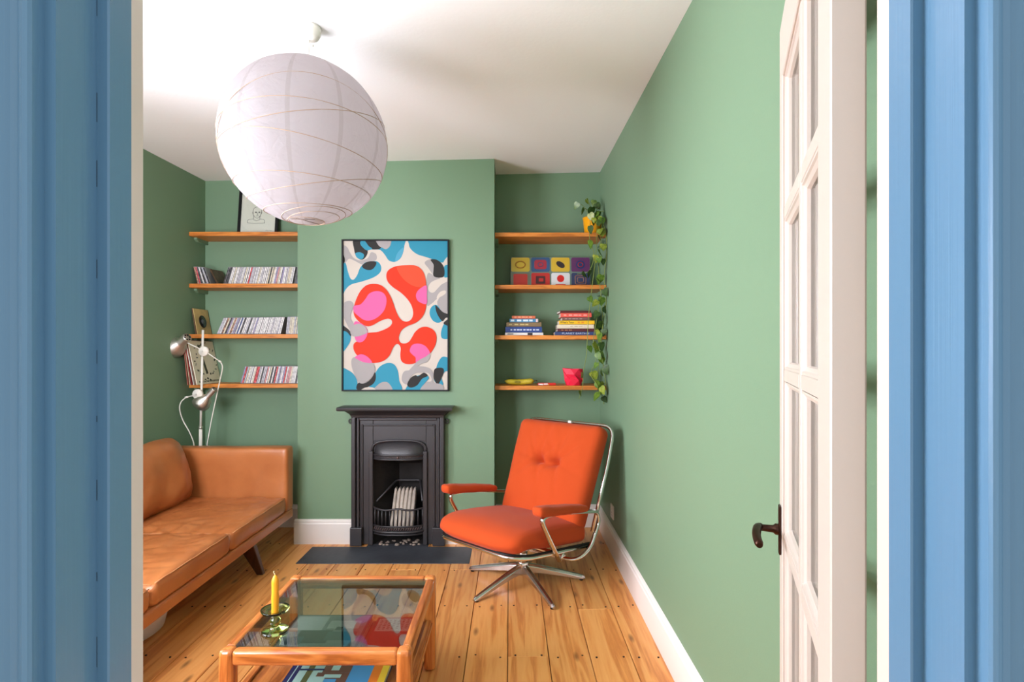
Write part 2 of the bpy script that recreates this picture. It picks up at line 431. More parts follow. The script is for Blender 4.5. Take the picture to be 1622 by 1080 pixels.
# skirting
def skirting(name, x0, y0, x1, y1, nx, ny, h=.163):
    """board along a wall from (x0,y0) to (x1,y1), standing out along (nx,ny)"""
    bm = nb(); d = Vector((x1-x0, y1-y0, 0)); L = d.length; d.normalize(); n = Vector((nx, ny, 0))
    prof = [(0, 0), (.018, 0), (.018, h-.03), (.014, h-.022), (.014, h-.012), (.008, h-.004), (0, h)]
    A = [bm.verts.new(Vector((x0, y0, 0))+n*a+Vector((0,0,b))) for a, b in prof]
    B = [bm.verts.new(Vector((x0, y0, 0))+d*L+n*a+Vector((0,0,b))) for a, b in prof]
    bm.faces.new(A); bm.faces.new(B[::-1])
    for i in range(len(prof)): bm.faces.new((A[i], B[i], B[(i+1) % len(prof)], A[(i+1) % len(prof)]))
    bmesh.ops.recalc_face_normals(bm, faces=bm.faces[:])
    return struct(name, bm, M_SKIRT, 'white painted skirting board')
skirting('baseboard_right', XR, YN, XR, YB, -1, 0)
skirting('baseboard_back_right', CX1, YB, XR-.018, YB, 0, -1)
skirting('baseboard_back_left', XL+.018, YB, CX0, YB, 0, -1)
skirting('baseboard_left', XL, YN, XL, YB, 1, 0)
skirting('baseboard_chimney_left', CX0-.018, YF, FX-.306, YF, 0, -1)
skirting('baseboard_chimney_right', FX+.306, YF, CX1+.018, YF, 0, -1)
skirting('baseboard_chimney_side_left', CX0, YF, CX0, YB-.018, -1, 0)
skirting('baseboard_chimney_side_right', CX1, YF, CX1, YB-.018, 1, 0)

# doorway: blue lining, stop and hall-side architrave, cream room-side edge
def doorway_side(s, name, nm2):
    root = empty(name, (s*.42, .53, 0), 0, 'blue gloss painted door frame with a cream inner edge', None, None, 'structure')
    def pf(pts): return [(s*x, y) for x, y in pts]
    bm = nb(); extrude_z(bm, pf([(JX, HALL), (.43, HALL), (.43, .567), (JX, .567)]), 0, 2.02); part('lining', bm, M_BLUE, root)
    bm = nb(); extrude_z(bm, pf([(.395, .5365), (.397, .5355), (JX, .5355), (JX, .567), (.395, .567)]), 0, 2.02); part('door_stop', bm, M_BLUE, root)
    bm = nb(); extrude_z(bm, pf([(.395, .567), (.43, .567), (.43, YN), (.395, YN)]), 0, 2.02); part('inner_edge', bm, M_CREAM, root)
    arch = [(.417, HALL), (.417, .474), (.4185, .471), (.422, .4695), (.426, .471), (.428, .4745), (.431, .4755), (.437, .475), (.444, .471),
            (.450, .4655), (.456, .463), (.464, .4615), (.475, .4605), (.488, .460), (.494, .462), (.496, .466), (.497, HALL)]
    bm = nb(); extrude_z(bm, pf(arch), 0, 2.09); part('architrave', bm, M_BLUE, root)
doorway_side(-1, 'trim_1', None); doorway_side(1, 'trim_2', None)
bm = nb(); rc = random.Random(3); zc = .8
while zc < 1.75:
    hc = rc.uniform(.004, .035); wc = rc.uniform(.0001, .0004)
    box(bm, -JX-.0002, -JX+.0004, .5352-wc, .5352, zc, zc+hc); zc += hc+rc.uniform(.01, .08)
part('paint_crack', bm, plain('dark_crack', (28, 40, 54), .8), bpy.data.objects['trim_1'], kind='stuff')
root = empty('trim_3', (0, .53, 2.02), 0, 'blue gloss painted head of the door frame', None, None, 'structure')
bm = nb(); box(bm, -JX, JX, HALL, .567, 2.005, 2.03); part('lining', bm, M_BLUE, root)
bm = nb(); box(bm, -.417, .417, .463, HALL, 2.03, 2.10, .004); part('architrave', bm, M_BLUE, root)

# windows: one in the left wall; the near-wall one is added for fill
def sash_window(name, label, u0, u1, fn):
    """fn(u0,u1,d0,d1) -> x0,x1,y0,y1; u along the wall, d depth from the room face (negative = into the wall)"""
    x0, x1, y0, y1 = fn(u0, u1, -.05, 0)
    root = empty(name, ((x0+x1)/2, (y0+y1)/2, WZ0), 0, label, None, None, 'structure')
    def wp(nm, a, b, z0, z1, d0=-.09, d1=-.04, m=M_CREAM, bv=.004):
        bm = nb(); box(bm, *fn(a, b, d0, d1), z0, z1, bv); return part(nm, bm, m, root)
    wp('frame_stile', u0, u0+.06, WZ0, WZ1); wp('frame_stile', u1-.06, u1, WZ0, WZ1)
    wp('frame_rail', u0+.06, u1-.06, WZ0, WZ0+.07); wp('frame_rail', u0+.06, u1-.06, WZ1-.06, WZ1)
    zm = (WZ0+WZ1)/2; um = (u0+u1)/2
    wp('meeting_rail', u0+.06, u1-.06, zm-.02, zm+.02)
    for z0, z1 in ((WZ0+.07, zm-.02), (zm+.02, WZ1-.06)):
        wp('glazing_bar', um-.012, um+.012, z0, z1, -.075, -.05)
        for a, b in ((u0+.06, um-.012), (um+.012, u1-.06)): wp('pane', a, b, z0, z1, -.065, -.061, M_PANE, 0)
    wp('window_sill', u0-.04, u1+.04, WZ0-.03, WZ0, -.04, .05)
sash_window('window_1', 'white sash window in the wall behind the sofa', WY0, WY1, lambda a, b, d0, d1: (XL+d0, XL+d1, a, b))
sash_window('fill_window', 'unseen white sash window beside the doorway, added for fill light', NX0, NX1, lambda a, b, d0, d1: (a, b, YN-.012+d0, YN-.012+d1))

# glazed door, opened into the room on the right
HX, HY = .365, .62
DL, DT, DH = .613, .036, 1.98
dd = Vector((.590-HX, 1.19-HY, 0)); ang = math.atan2(dd.y, dd.x)
door = empty('door_1', (HX, HY, 0), ang, 'cream glazed inner door standing open beside the green wall', None, None, 'structure')
# local: x along the leaf, visible face at y=0 (towards +y), thickness towards -y
def dpart(name, bm, m, parent=door, **k): return part(name, bm, m, parent, world=False, **k)
def dbox(name, x0, x1, z0, z1, y0=-DT, y1=0, m=M_CREAM, b=.002, parent=door):
    bm = nb(); box(bm, x0, x1, y0, y1, z0, z1, b, 1); return dpart(name, bm, m, parent)
ST = .088
dbox('stile', 0, ST, .006, DH); dbox('stile', DL-ST*.62, DL, .006, DH)
XA, XB = ST, DL-ST*.62
XM = .305; MW = .013
zb = [.215, .545, .886, 1.231, 1.569, 1.858]
dbox('rail', XA, XB, zb[-1], DH); dbox('rail', XA, XB, .006, zb[0])
dbox('muntin', XM-MW, XM+MW, zb[0], zb[-1], -DT+.006, -.004)
for z in zb[1:-1]:
    dbox('muntin', XA, XM-MW, z-MW, z+MW, -DT+.006, -.004); dbox('muntin', XM+MW, XB, z-MW, z+MW, -DT+.006, -.004)
for i in range(5):
    z0 = zb[i]+(MW if i else 0); z1 = zb[i+1]-(MW if i < 4 else 0)
    for x0, x1 in ((XA, XM-MW), (XM+MW, XB)):
        g = dbox('pane', x0, x1, z0, z1, -.020, -.017, M_PANE, 0)
        bm = nb()                       # moulding round the pane, both faces
        for yo, yi in ((-.005, -.017), (-DT+.006, -.020)):
            prof = [(0, yo), (.004, yo), (.006, yo+(yi-yo)*.25), (.012, yo+(yi-yo)*.55), (.014, yi)]
            loops = []
            for d_, y_ in prof: loops.append([bm.verts.new(p) for p in ((x0+d_, y_, z0+d_), (x1-d_, y_, z0+d_), (x1-d_, y_, z1-d_), (x0+d_, y_, z1-d_))])
            for a, b in zip(loops, loops[1:]):
                for k in range(4): bm.faces.new((a[k], a[(k+1) % 4], b[(k+1) % 4], b[k]))
        dpart('glazing_bead', bm, M_CREAM, g)
# lever handle
hz = .90; hx = DL-.030
h = empty('handle', (0, 0, 0)); h.parent = door
bm = nb(); box(bm, hx-.012, hx+.012, 0, .005, hz-.052, hz+.052, .003)
dpart('back_plate', bm, M_BRONZE, h)
bm = nb(); lathe(bm, [(.012, 0), (.012, .006), (.008, .010), (.007, .034), (.0085, .040)], 14, (hx, .005, hz), (0, 1, 0)); dpart('spindle', bm, M_BRONZE, h)
bm = nb(); tube(bm, spline([(hx, .040, hz+.002), (hx-.012, .046, hz+.003), (hx-.05, .050, hz-.003), (hx-.085, .046, hz-.012)], 5), [.008]*5+[.009]*5+[.0085]*5+[.006], 10); dpart('lever', bm, M_BRONZE, h)
for z in (.25, 1.78):
    bm = nb(); lathe(bm, [(0, z-.04), (.006, z-.04), (.006, z+.04), (0, z+.04)], 10, (-.006, -DT-.004, 0)); dpart('hinge', bm, M_CREAM)

# ================================================================ SHELVES
SLY, SRY = 3.755, 3.69
LZ = [2.103, 1.745, 1.396, 1.052]; RZ = [2.084, 1.729, 1.386, 1.043]
ST_ = .028
names = ['top', 'second', 'third', 'lowest']
def shelf(x0, x1, yf, ztop, label, group):
    root = empty('alcove_shelf', ((x0+x1)/2, YB-.1, ztop-ST_), 0, label, 'shelf', group)
    bm = nb(); box(bm, x0+.001, x1-.001, yf, YB-.001, ztop-ST_, ztop, .0025, 2); part('board', bm, M_SHELF, root)
    for xx, sgn in ((x0, 1), (x1, -1)):
        bm = nb(); a, b = (xx+.001, xx+.022) if sgn > 0 else (xx-.022, xx-.001)
        prism_y = [(yf+.06, ztop-ST_-.012), (yf+.06, ztop-ST_), (YB-.001, ztop-ST_), (YB-.001, ztop-ST_-.026), (yf+.085, ztop-ST_-.026)]
        A = [bm.verts.new((a, y, z)) for y, z in prism_y]; B = [bm.verts.new((b, y, z)) for y, z in prism_y]
        bm.faces.new(A); bm.faces.new(B[::-1])
        for i in range(5): bm.faces.new((A[i], A[(i+1) % 5], B[(i+1) % 5], B[i]))
        part('batten', bm, M_GREENB, root, label='green painted support batten')
for i, z in enumerate(LZ):
    shelf(XL, CX0, SLY, z, ['wooden alcove shelf under the framed portrait drawing', 'wooden alcove shelf under the dark cases and upper row of discs',
          'wooden alcove shelf under the tan record sleeves and middle row of discs', 'wooden alcove shelf under the cream album covers and short row of discs'][i], 'shelves in the alcove behind the sofa')
for i, z in enumerate(RZ):
    shelf(CX1, XR, SRY, z, ['wooden alcove shelf under the yellow plant pot', 'wooden alcove shelf under the eight-square glass picture',
          'wooden alcove shelf under two stacks of books', 'wooden alcove shelf under the banana and red faceted pot'][i], 'shelves in the alcove behind the armchair')

# ---------------------------------------------------------------- CDs
cdcols = {'white': (232, 228, 226), 'pale grey': (196, 192, 200), 'cream': (226, 214, 188), 'black': (38, 36, 38), 'red': (176, 44, 48),
          'lilac': (160, 150, 186), 'brown': (120, 82, 62), 'pink': (214, 150, 150), 'blue': (70, 90, 140)}
def spine_mat(nm, rgb):
    s = NT('case_'+nm.replace(' ', '_')); tc = s.n('ShaderNodeTexCoord'); oi = s.n('ShaderNodeObjectInfo')
    mp = s.n('ShaderNodeMapping'); mp.inputs['Scale'].default_value = (40, 1, 70); s.l(tc.outputs['Object'], mp.inputs[0])
    nz = s.n('ShaderNodeTexNoise', i_Scale=1.0, i_Detail=2.0); nz.noise_dimensions = '4D'
    s.l(mp.outputs[0], nz.inputs['Vector'])
    ml = s.n('ShaderNodeMath', operation='MULTIPLY'); ml.inputs[1].default_value = 60; s.l(oi.outputs['Random'], ml.inputs[0]); s.l(ml.outputs[0], nz.inputs['W'])
    mr = s.n('ShaderNodeMapRange'); mr.inputs[1].default_value = .44; mr.inputs[2].default_value = .72; s.l(nz.outputs['Fac'], mr.inputs[0])
    mx = s.n('ShaderNodeMix', data_type='RGBA'); s.l(mr.outputs[0], mx.inputs[0])
    dk = sum(rgb) < 300
    mx.inputs[6].default_value = lin(rgb); mx.inputs[7].default_value = lin([min(255, v*1.9+30) for v in rgb] if dk else [v*.78 for v in rgb])
    s.l(mx.outputs[2], s.b.inputs['Base Color']); s.p(Roughness=.3)
    return s.m
cdm = {}
M_CLEAR = plain('grey_clear_case_plastic', (150, 150, 152), .25)
for nm, rgb in cdcols.items():
    bm = nb()
    box(bm, 0, .0098, 0, .142, 0, .124, .0008, 1)                     # case
    box(bm, .0012, .0086, -.0004, .0004, .004, .120, 0, 1, 1)         # printed spine insert
    bmesh.ops.recalc_face_normals(bm, faces=bm.faces[:])
    cdm[nm] = mesh_of(bm, 'cd_case', [M_CLEAR, spine_mat(nm, rgb)])
def cd_row(x0, x1, z, y, lean, weights, shelf_no, before='the gap', after='the last of the row'):
    x = x0; keys = list(weights); w = [weights[k] for k in keys]; row = []
    while x < x1:
        a = lean(x); row.append((random.choices(keys, w)[0], x, a)); x += .0104/math.cos(a)+random.uniform(0, .0004)
    cols = [r[0] for r in row]
    for i, (nm, x, a) in enumerate(row):
        o = link('cd_case', cdm[nm])
        o.location = (x, y+random.uniform(-.003, .004), z+math.sin(a)*.0098+.0002); o.rotation_euler = (0, a, 0)
        l_ = cols[i-1] if i else None; r_ = cols[i+1] if i+1 < len(cols) else None
        where = 'between a %s and a %s one' % (l_, r_) if l_ and r_ else ('at a row end beside a %s one' % (l_ or r_))
        tag(o, '%s-spined disc case %s, %s shelf' % (nm, where, shelf_no), 'disc case', 'discs on the %s shelf' % shelf_no)
base = {'white': 9, 'pale grey': 4, 'cream': 2, 'black': 1.2, 'red': .6, 'lilac': 1.6, 'brown': .4, 'pink': .5, 'blue': .3}
def up_lean(x): return R(17-7*(x+2.03)/.6)
cd_row(-2.000, -1.972, LZ[1], 3.79, up_lean, {'black': 1}, 'second')
cd_row(-1.966, -1.52, LZ[1], 3.79, up_lean, base, 'second')
cd_row(-1.510, -1.462, LZ[1], 3.79, up_lean, {'black': 2, 'blue': 1, 'white': 1}, 'second')
cd_row(-2.048, -1.605, LZ[2], 3.79, lambda x: R(24-10*(x+2.05)/.44), {**base, 'red': 1.4, 'brown': 1.2}, 'third')
cd_row(-1.566, -1.448, LZ[2], 3.79, lambda x: R(6), {'white': 4, 'cream': 4, 'pale grey': 2}, 'third')
cd_row(-1.880, -1.462, LZ[3], 3.79, lambda x: R(16-6*(x+1.88)/.42), {**base, 'red': 3, 'pink': 2.5, 'black': 2}, 'lowest')
# cases leaning the other way in the corner of the second shelf
x = -2.176
for k, nm in enumerate(['brown', 'red', 'black', 'white', 'black', 'pale grey', 'black']):
    o = link('cd_case', cdm[nm]); a = R(-14-1.2*k)
    o.rotation_euler = (0, a, 0); o.location = (x+math.sin(-a)*.002, 3.785, LZ[1]+.0004); x += .0134
    tag(o, '%s-spined disc case leaning on the wall in the shelf corner' % nm, 'disc case', 'discs leaning in the shelf corner')
# one more lying back beside them with its cover showing
bm = nb(); box(bm, 0, .012, 0, .12, 0, .12, .001, 1)
o = link('cd_case', mesh_of(bm, 'cd_case', plain('brown_photo_cover', (96, 74, 56), .3, var=.5, bscale=180)))
o.rotation_euler = (0, R(-30), R(-10)); o.location = (-2.052, 3.805, LZ[1]+.0005)
tag(o, 'brown picture-covered disc case slumped against the leaning discs', 'disc case')
# 7 inch and 12 inch sleeves leaning on the wall
def sleeve(name, x, y, z, size, th, lean, mats, label, cat, group=None, deco=None):
    bm = nb(); box(bm, -th, 0, 0, size, 0, size, .0006, 1)
    root = link(name, mesh_of(bm, name, mats)); root.location = (x, y, z+.0003); root.rotation_euler = (0, R(-lean), 0)
    tag(root, label, cat, group)
    if deco: deco(root)
    return root
M_TAN = plain('tan_card_sleeve', (216, 186, 122), .7, var=.25, bscale=60)
def hole(root):
    bm = nb(); lathe(bm, [(0, .0008), (.045, .0008), (.045, 0)], 28, (.0004, .09, .092), (1, 0, 0)); part('disc', bm, plain('black_vinyl', (24, 23, 24), .25), root, world=False, label='black record showing through the hole')
    bm = nb(); lathe(bm, [(0, .0010), (.017, .0010), (.017, 0)], 20, (.0006, .09, .092), (1, 0, 0)); part('disc_label', bm, plain('grey_record_label', (90, 92, 96), .5), root, world=False)
sleeve('record_sleeve', -2.166, 3.768, LZ[2], .182, .004, 10, M_TAN, 'tan card single sleeve with a black record in its centre hole', 'record', None, hole)
sleeve('record_sleeve', -2.175, 3.766, LZ[2], .182, .005, 9, plain('brown_card_sleeve', (100, 72, 48), .7), 'brown card single sleeve behind the tan one', 'record')
M_LP = plain('cream_album_cover', (240, 232, 206), .5)
def lp_art(root):
    Dk = plain('album_ink', (72, 74, 58), .5)
    bm = nb()
    def quad(y0, z0, y1, z1, w, m=0):
        a = Vector((0, y0, z0)); b = Vector((0, y1, z1)); d = (b-a).normalized(); n = Vector((0, -d.z, d.y))*w/2
        bm.faces.new([bm.verts.new(Vector((.0007, 0, 0))+q) for q in (a-n, b-n, b+n, a+n)])
    quad(.15, .07, .115, .24, .026); quad(.125, .24, .10, .275, .016)
    rr = random.Random(5)
    for k in range(26):
        t = 2*math.pi*k/26; rad = .115+rr.uniform(-.02, .02)
        y = .157+rad*math.cos(t); z = .165+rad*math.sin(t)*1.05
        quad(y-.009, z-.004, y+rr.uniform(.002, .012), z+rr.uniform(-.012, .014), rr.uniform(.006, .014))
    for k in range(14): quad(.03+k*.018, .018, .03+k*.018+.011, .018+rr.uniform(-.002, .002), .012)
    part('cover_print', bm, Dk, root, world=False, fix=False, kind='stuff')
sleeve('album_sleeve', -2.100, 3.648, LZ[3], .302, .005, 12, M_LP, 'cream album cover with a dark printed emblem, front of the stack', 'record', None, lp_art)
for k, (rgb, nm) in enumerate([((120, 70, 44), 'brown'), ((226, 220, 208), 'white'), ((150, 52, 46), 'red'), ((196, 182, 150), 'beige'), ((170, 96, 80), 'dusty pink')]):
    sleeve('album_sleeve', -2.1078-.0132*k, 3.648-.003*(k % 3), LZ[3], .302, .004, 12-1.5*k, plain('album_'+nm.replace(' ', '_'), rgb, .5), '%s-edged album sleeve leaning behind the cream cover' % nm, 'record', 'albums leaning on the lowest shelf')

# framed portrait on the top shelf
FW, FH = .285, .335
fr = empty('framed_portrait', (-1.81, 3.895, LZ[0]+.0005), 0, 'black framed line drawing of a head and shoulders on the top shelf', 'picture')
fr.rotation_euler = (R(-7), 0, R(1.5))
bm = nb()
for a in ((-FW/2, -FW/2+.020, 0, FH), (FW/2-.020, FW/2, 0, FH), (-FW/2+.020, FW/2-.020, 0, .020), (-FW/2+.020, FW/2-.020, FH-.020, FH)):
    box(bm, a[0], a[1], -.01, .012, a[2], a[3], .001, 1)
part('frame', bm, M_BLACK, fr, world=False)
bm = nb(); box(bm, -FW/2+.018, FW/2-.018, -.002, .009, .018, FH-.018); part('paper', bm, plain('drawing_paper', (226, 222, 212), .6), fr, world=False)
bm = nb()
def line2(pts, w=.0011, n=6, closed=False):
    tube(bm, [(x, -.0026, z) for x, z in [(p.x, p.y) for p in spline([(a, b, 0) for a, b in pts], n, closed)]], w, 5, closed)
oz = .125; k_ = .00043
def zz(pts): return [((x-417)*k_, (620-y)*k_+.092) for x, y in pts]
line2(zz([(335, 545), (338, 500), (328, 460), (325, 410), (335, 365), (365, 340), (400, 333), (435, 345), (460, 375), (465, 420), (455, 460), (445, 500), (440, 545)]))
line2(zz([(338, 480), (360, 510), (395, 528), (430, 512), (448, 480)]))
line2(zz([(240, 612), (243, 575), (265, 552), (330, 545)])); line2(zz([(445, 545), (500, 550), (522, 575), (526, 612)])); line2(zz([(240, 612), (380, 616), (526, 612)]))
line2(zz([(332, 552), (385, 572), (445, 552)]))
line2(zz([(355, 425), (372, 418), (388, 425)]), .0016); line2(zz([(412, 423), (428, 417), (444, 424)]), .0016)
line2(zz([(360, 434), (372, 428), (384, 434), (372, 438)]), .0015); line2(zz([(418, 433), (430, 427), (441, 433), (430, 437)]), .0015)
line2(zz([(402, 435), (398, 455), (392, 468), (408, 470)])); line2(zz([(375, 492), (398, 488), (420, 492)])); line2(zz([(326, 420), (318, 425), (322, 450), (330, 458)])); line2(zz([(464, 420), (472, 428), (466, 452), (458, 458)]))
line2([(.055, .040), (.065, .042), (.075, .039), (.088, .041), (.098, .040)], .0008)
part('ink_lines', bm, plain('black_ink', (30, 30, 32), .6), fr, world=False)
bm = nb(); box(bm, -FW/2+.02, FW/2-.02, -.006, -.005, .02, FH-.02); part('glazing', bm, M_PANE, fr, world=False)

# ================================================================ WALL ART
AX0, AX1 = (541-808)/FPX*3.59, (711-808)/FPX*3.59
AZ1, AZ0 = P(0, 379, 3.59).z, P(0, 619.5, 3.59).z
art = empty('framed_print', ((AX0+AX1)/2, YF-.001, AZ0), 0, 'large abstract print of orange, teal and grey blobs over the fireplace', 'picture')
bm = nb(); t = .009
for a in ((AX0, AX0+t, AZ0, AZ1), (AX1-t, AX1, AZ0, AZ1), (AX0+t, AX1-t, AZ0, AZ0+t), (AX0+t, AX1-t, AZ1-t, AZ1)):
    box(bm, a[0], a[1], YF-.028, YF-.001, a[2], a[3], .001, 1)
part('frame', bm, M_BLACK, art)
ix0, ix1, iz0, iz1 = AX0+t, AX1-t, AZ0+t, AZ1-t
pm = [plain('print_'+n_, c_, .6, spec=.2) for n_, c_ in (('cream', (196, 185, 173)), ('orange_red', (208, 48, 18)), ('pink', (206, 92, 146)), ('teal', (48, 134, 158)),
      ('grey', (156, 150, 148)), ('black', (42, 40, 38)), ('coral', (210, 72, 42)), ('mid_teal', (76, 148, 174)))]
CRM, RED, PNK, TEA, GRY, BLK, COR, MTL = range(8)
def clip(poly):
    def cut(pl, f, inter):
        out = []
        for i in range(len(pl)):
            a, b = pl[i-1], pl[i]
            fa, fb = f(a), f(b)
            if fb >= 0:
                if fa < 0: out.append(inter(a, b, fa, fb))
                out.append(b)
            elif fa >= 0: out.append(inter(a, b, fa, fb))
        return out
    def it(a, b, fa, fb):
        t_ = fa/(fa-fb); return (a[0]+(b[0]-a[0])*t_, a[1]+(b[1]-a[1])*t_)
    for f in (lambda p: p[0]-85, lambda p: 727-p[0], lambda p: p[1]-80, lambda p: 998-p[1]):
        if poly: poly = cut(poly, f, it)
    return poly
bm = nb(); layer = [0]
def blob(col, pts, smooth=True):
    q = [(p.x, p.y) for p in spline([(x, y, 0) for x, y in pts], 5, True)] if smooth else pts
    q = clip(q)
    if len(q) < 3: return
    layer[0] += 1
    y = YF-.014-.00012*layer[0]
    vs = [bm.verts.new((ix0+(x-85)/642*(ix1-ix0), y, iz1-(z-80)/918*(iz1-iz0))) for x, z in q]
    f = bm.faces.new(vs); f.material_index = col
    if f.normal.y > 0 or True:
        f.normal_update()
        if f.normal.y > 0: f.normal_flip()
blob(CRM, [(85, 80), (727, 80), (727, 998), (85, 998)], False)
# teal and grey corner shapes
blob(TEA, [(70, 440), (92, 390), (130, 350), (200, 330), (270, 305), (310, 275), (318, 240), (300, 210), (265, 204), (220, 212), (188, 245), (170, 290), (148, 318), (128, 310), (112, 265), (98, 215), (70, 200)])
blob(TEA, [(190, 20), (455, 20), (460, 110), (442, 178), (405, 208), (365, 200), (340, 165), (310, 135), (260, 132), (215, 118), (188, 95)])
blob(MTL, [(455, 120), (445, 170), (410, 207), (405, 190), (420, 150)])
blob(TEA, [(488, 10), (760, 10), (740, 165), (715, 205), (685, 212), (640, 195), (590, 178), (540, 162), (502, 132), (488, 98)])
blob(CRM, [(740, 175), (718, 185), (700, 215), (706, 238), (740, 238)])
blob(TEA, [(706, 236), (740, 234), (740, 292), (705, 302)])
blob(GRY, [(585, 215), (610, 195), (640, 200), (640, 250), (640, 290), (610, 250)])
blob(GRY, [(600, 290), (640, 290), (680, 310), (660, 318), (625, 335), (608, 365), (615, 392), (640, 398), (668, 370), (695, 345), (740, 335), (740, 440), (715, 535), (690, 520), (665, 480), (660, 440), (630, 465), (598, 468)])
blob(CRM, [(660, 425), (680, 395), (710, 385), (716, 400), (700, 415), (675, 430), (665, 450)])
blob(BLK, [(622, 195), (660, 196), (695, 225), (708, 265), (702, 300), (670, 306), (640, 295), (640, 255), (640, 225)])
blob(GRY, [(70, 110), (105, 115), (125, 150), (150, 185), (190, 200), (235, 185), (255, 150), (285, 160), (290, 190), (270, 206), (220, 212), (200, 225), (150, 200), (120, 190), (95, 215), (70, 200)])
blob(BLK, [(155, 60), (300, 60), (318, 120), (280, 132), (245, 125), (228, 95), (235, 150), (215, 188), (190, 195), (165, 175), (152, 135)])
blob(TEA, [(192, 82), (215, 78), (240, 110), (262, 128), (230, 138), (205, 120), (190, 100)])
blob(TEA, [(160, 155), (190, 150), (212, 165), (205, 188), (185, 192), (165, 178)])
blob(GRY, [(285, 60), (372, 60), (375, 105), (350, 130), (325, 122), (300, 105)])
blob(BLK, [(200, 235), (225, 212), (260, 205), (288, 212), (278, 240), (255, 258), (220, 255)])
blob(BLK, [(75, 150), (95, 190), (90, 215), (75, 215)])
blob(TEA, [(620, 500), (640, 477), (668, 482), (700, 545), (690, 575), (665, 585), (635, 570), (617, 535)])
blob(BLK, [(652, 476), (668, 490), (700, 520), (740, 535), (740, 550), (715, 555), (695, 575), (670, 545), (655, 510)])
blob(TEA, [(740, 570), (705, 590), (686, 645), (695, 682), (740, 672)])
blob(BLK, [(740, 560), (715, 572), (702, 590), (740, 605)])
blob(TEA, [(70, 605), (108, 622), (130, 660), (122, 712), (70, 765)])
blob(BLK, [(70, 600), (100, 612), (128, 640), (131, 668), (105, 640), (70, 630)])
blob(GRY, [(85, 470), (115, 450), (142, 458), (150, 490), (135, 520), (130, 555), (150, 590), (155, 630), (130, 632), (105, 590), (85, 540)])
blob(TEA, [(70, 872), (120, 880), (158, 915), (172, 960), (155, 1010), (70, 1010)])
blob(TEA, [(280, 900), (310, 855), (355, 833), (395, 840), (420, 880), (428, 940), (428, 1010), (160, 1010), (230, 990), (268, 950)])
blob(BLK, [(165, 985), (180, 955), (225, 955), (260, 925), (280, 890), (285, 930), (265, 965), (215, 990), (180, 1002)])
blob(GRY, [(270, 1010), (295, 970), (330, 950), (365, 958), (385, 1010)])
blob(CRM, [(190, 1010), (220, 985), (270, 985), (280, 1010)])
blob(TEA, [(655, 870), (668, 830), (690, 798), (715, 795), (740, 815), (740, 880), (712, 885), (690, 925), (700, 965), (665, 965), (642, 930)])
blob(BLK, [(650, 868), (690, 862), (705, 880), (692, 920), (668, 965), (645, 935), (642, 895)])
blob(TEA, [(470, 990), (500, 945), (540, 912), (590, 905), (612, 925), (585, 960), (560, 1010), (470, 1010)])
blob(BLK, [(478, 965), (500, 925), (530, 908), (545, 915), (580, 893), (605, 912), (570, 930), (540, 970), (500, 985)])
blob(GRY, [(445, 920), (460, 885), (500, 875), (530, 855), (580, 855), (620, 870), (640, 900), (640, 950), (690, 965), (705, 990), (680, 1010), (560, 1010), (590, 955), (625, 945), (625, 920), (605, 895), (560, 893), (520, 900), (490, 935), (475, 965), (450, 950)])
# the big orange-red figure
blob(RED, [(350, 290), (365, 258), (410, 236), (470, 230), (530, 232), (565, 255), (585, 290), (595, 350), (598, 430), (592, 500), (570, 550), (530, 585), (480, 605), (445, 630), (428, 665), (428, 690), (440, 708), (465, 712),
           (490, 700), (510, 670), (528, 640), (560, 615), (600, 610), (640, 630), (658, 665), (655, 710), (637, 750), (612, 780), (565, 810), (530, 832), (495, 840), (460, 835), (440, 815), (436, 780), (438, 740), (425, 718), (405, 720), (388, 745),
           (370, 785), (340, 815), (300, 830), (250, 832), (200, 812), (165, 780), (148, 745), (152, 712), (185, 692), (215, 672), (236, 648), (300, 640), (360, 615), (384, 590), (380, 567), (355, 560), (310, 575), (265, 600), (232, 606), (200, 592),
           (165, 560), (150, 530), (150, 490), (165, 440), (190, 390), (225, 355), (265, 345), (310, 350), (345, 375), (370, 410), (390, 455), (405, 500), (425, 545), (450, 572), (480, 577), (505, 560), (515, 525), (505, 480), (480, 440), (440, 400), (390, 365), (358, 330)])
blob(COR, [(416, 238), (470, 231), (530, 233), (564, 256), (584, 291), (594, 350), (560, 365), (510, 355), (460, 320), (428, 278)])
blob(PNK, [(150, 482), (190, 472), (220, 440), (245, 405), (285, 390), (325, 397), (348, 425), (350, 465), (335, 510), (300, 548), (255, 570), (215, 568), (180, 545), (150, 515)])
blob(PNK, [(598, 356), (560, 372), (536, 400), (534, 430), (552, 456), (598, 468), (599, 410)])
blob(PNK, [(495, 750), (510, 722), (545, 713), (585, 725), (612, 755), (616, 776), (590, 796), (550, 815), (532, 832), (530, 800), (515, 785), (498, 768)])
blob(GRY, [(616, 776), (620, 795), (600, 825), (560, 840), (525, 870), (490, 880), (520, 845), (535, 828), (560, 810), (595, 792)])
blob(PNK, [(156, 578), (200, 590), (232, 625), (232, 660), (212, 695), (185, 706), (162, 692), (150, 640)])
blob(GRY, [(130, 610), (160, 595), (190, 592), (220, 612), (232, 645), (190, 665), (150, 670), (130, 650)])
blob(GRY, [(135, 840), (140, 805), (165, 798), (200, 825), (262, 832), (282, 870), (262, 920), (215, 958), (180, 950), (150, 895)])
blob(PNK, [(158, 796), (195, 779), (235, 795), (262, 831), (215, 829), (175, 812)])
part('print', bm, pm, art, fix=False)
bm = nb(); box(bm, ix0, ix1, YF-.0155+.002, YF-.002, iz0, iz1); part('backing', bm, M_BLACK, art)

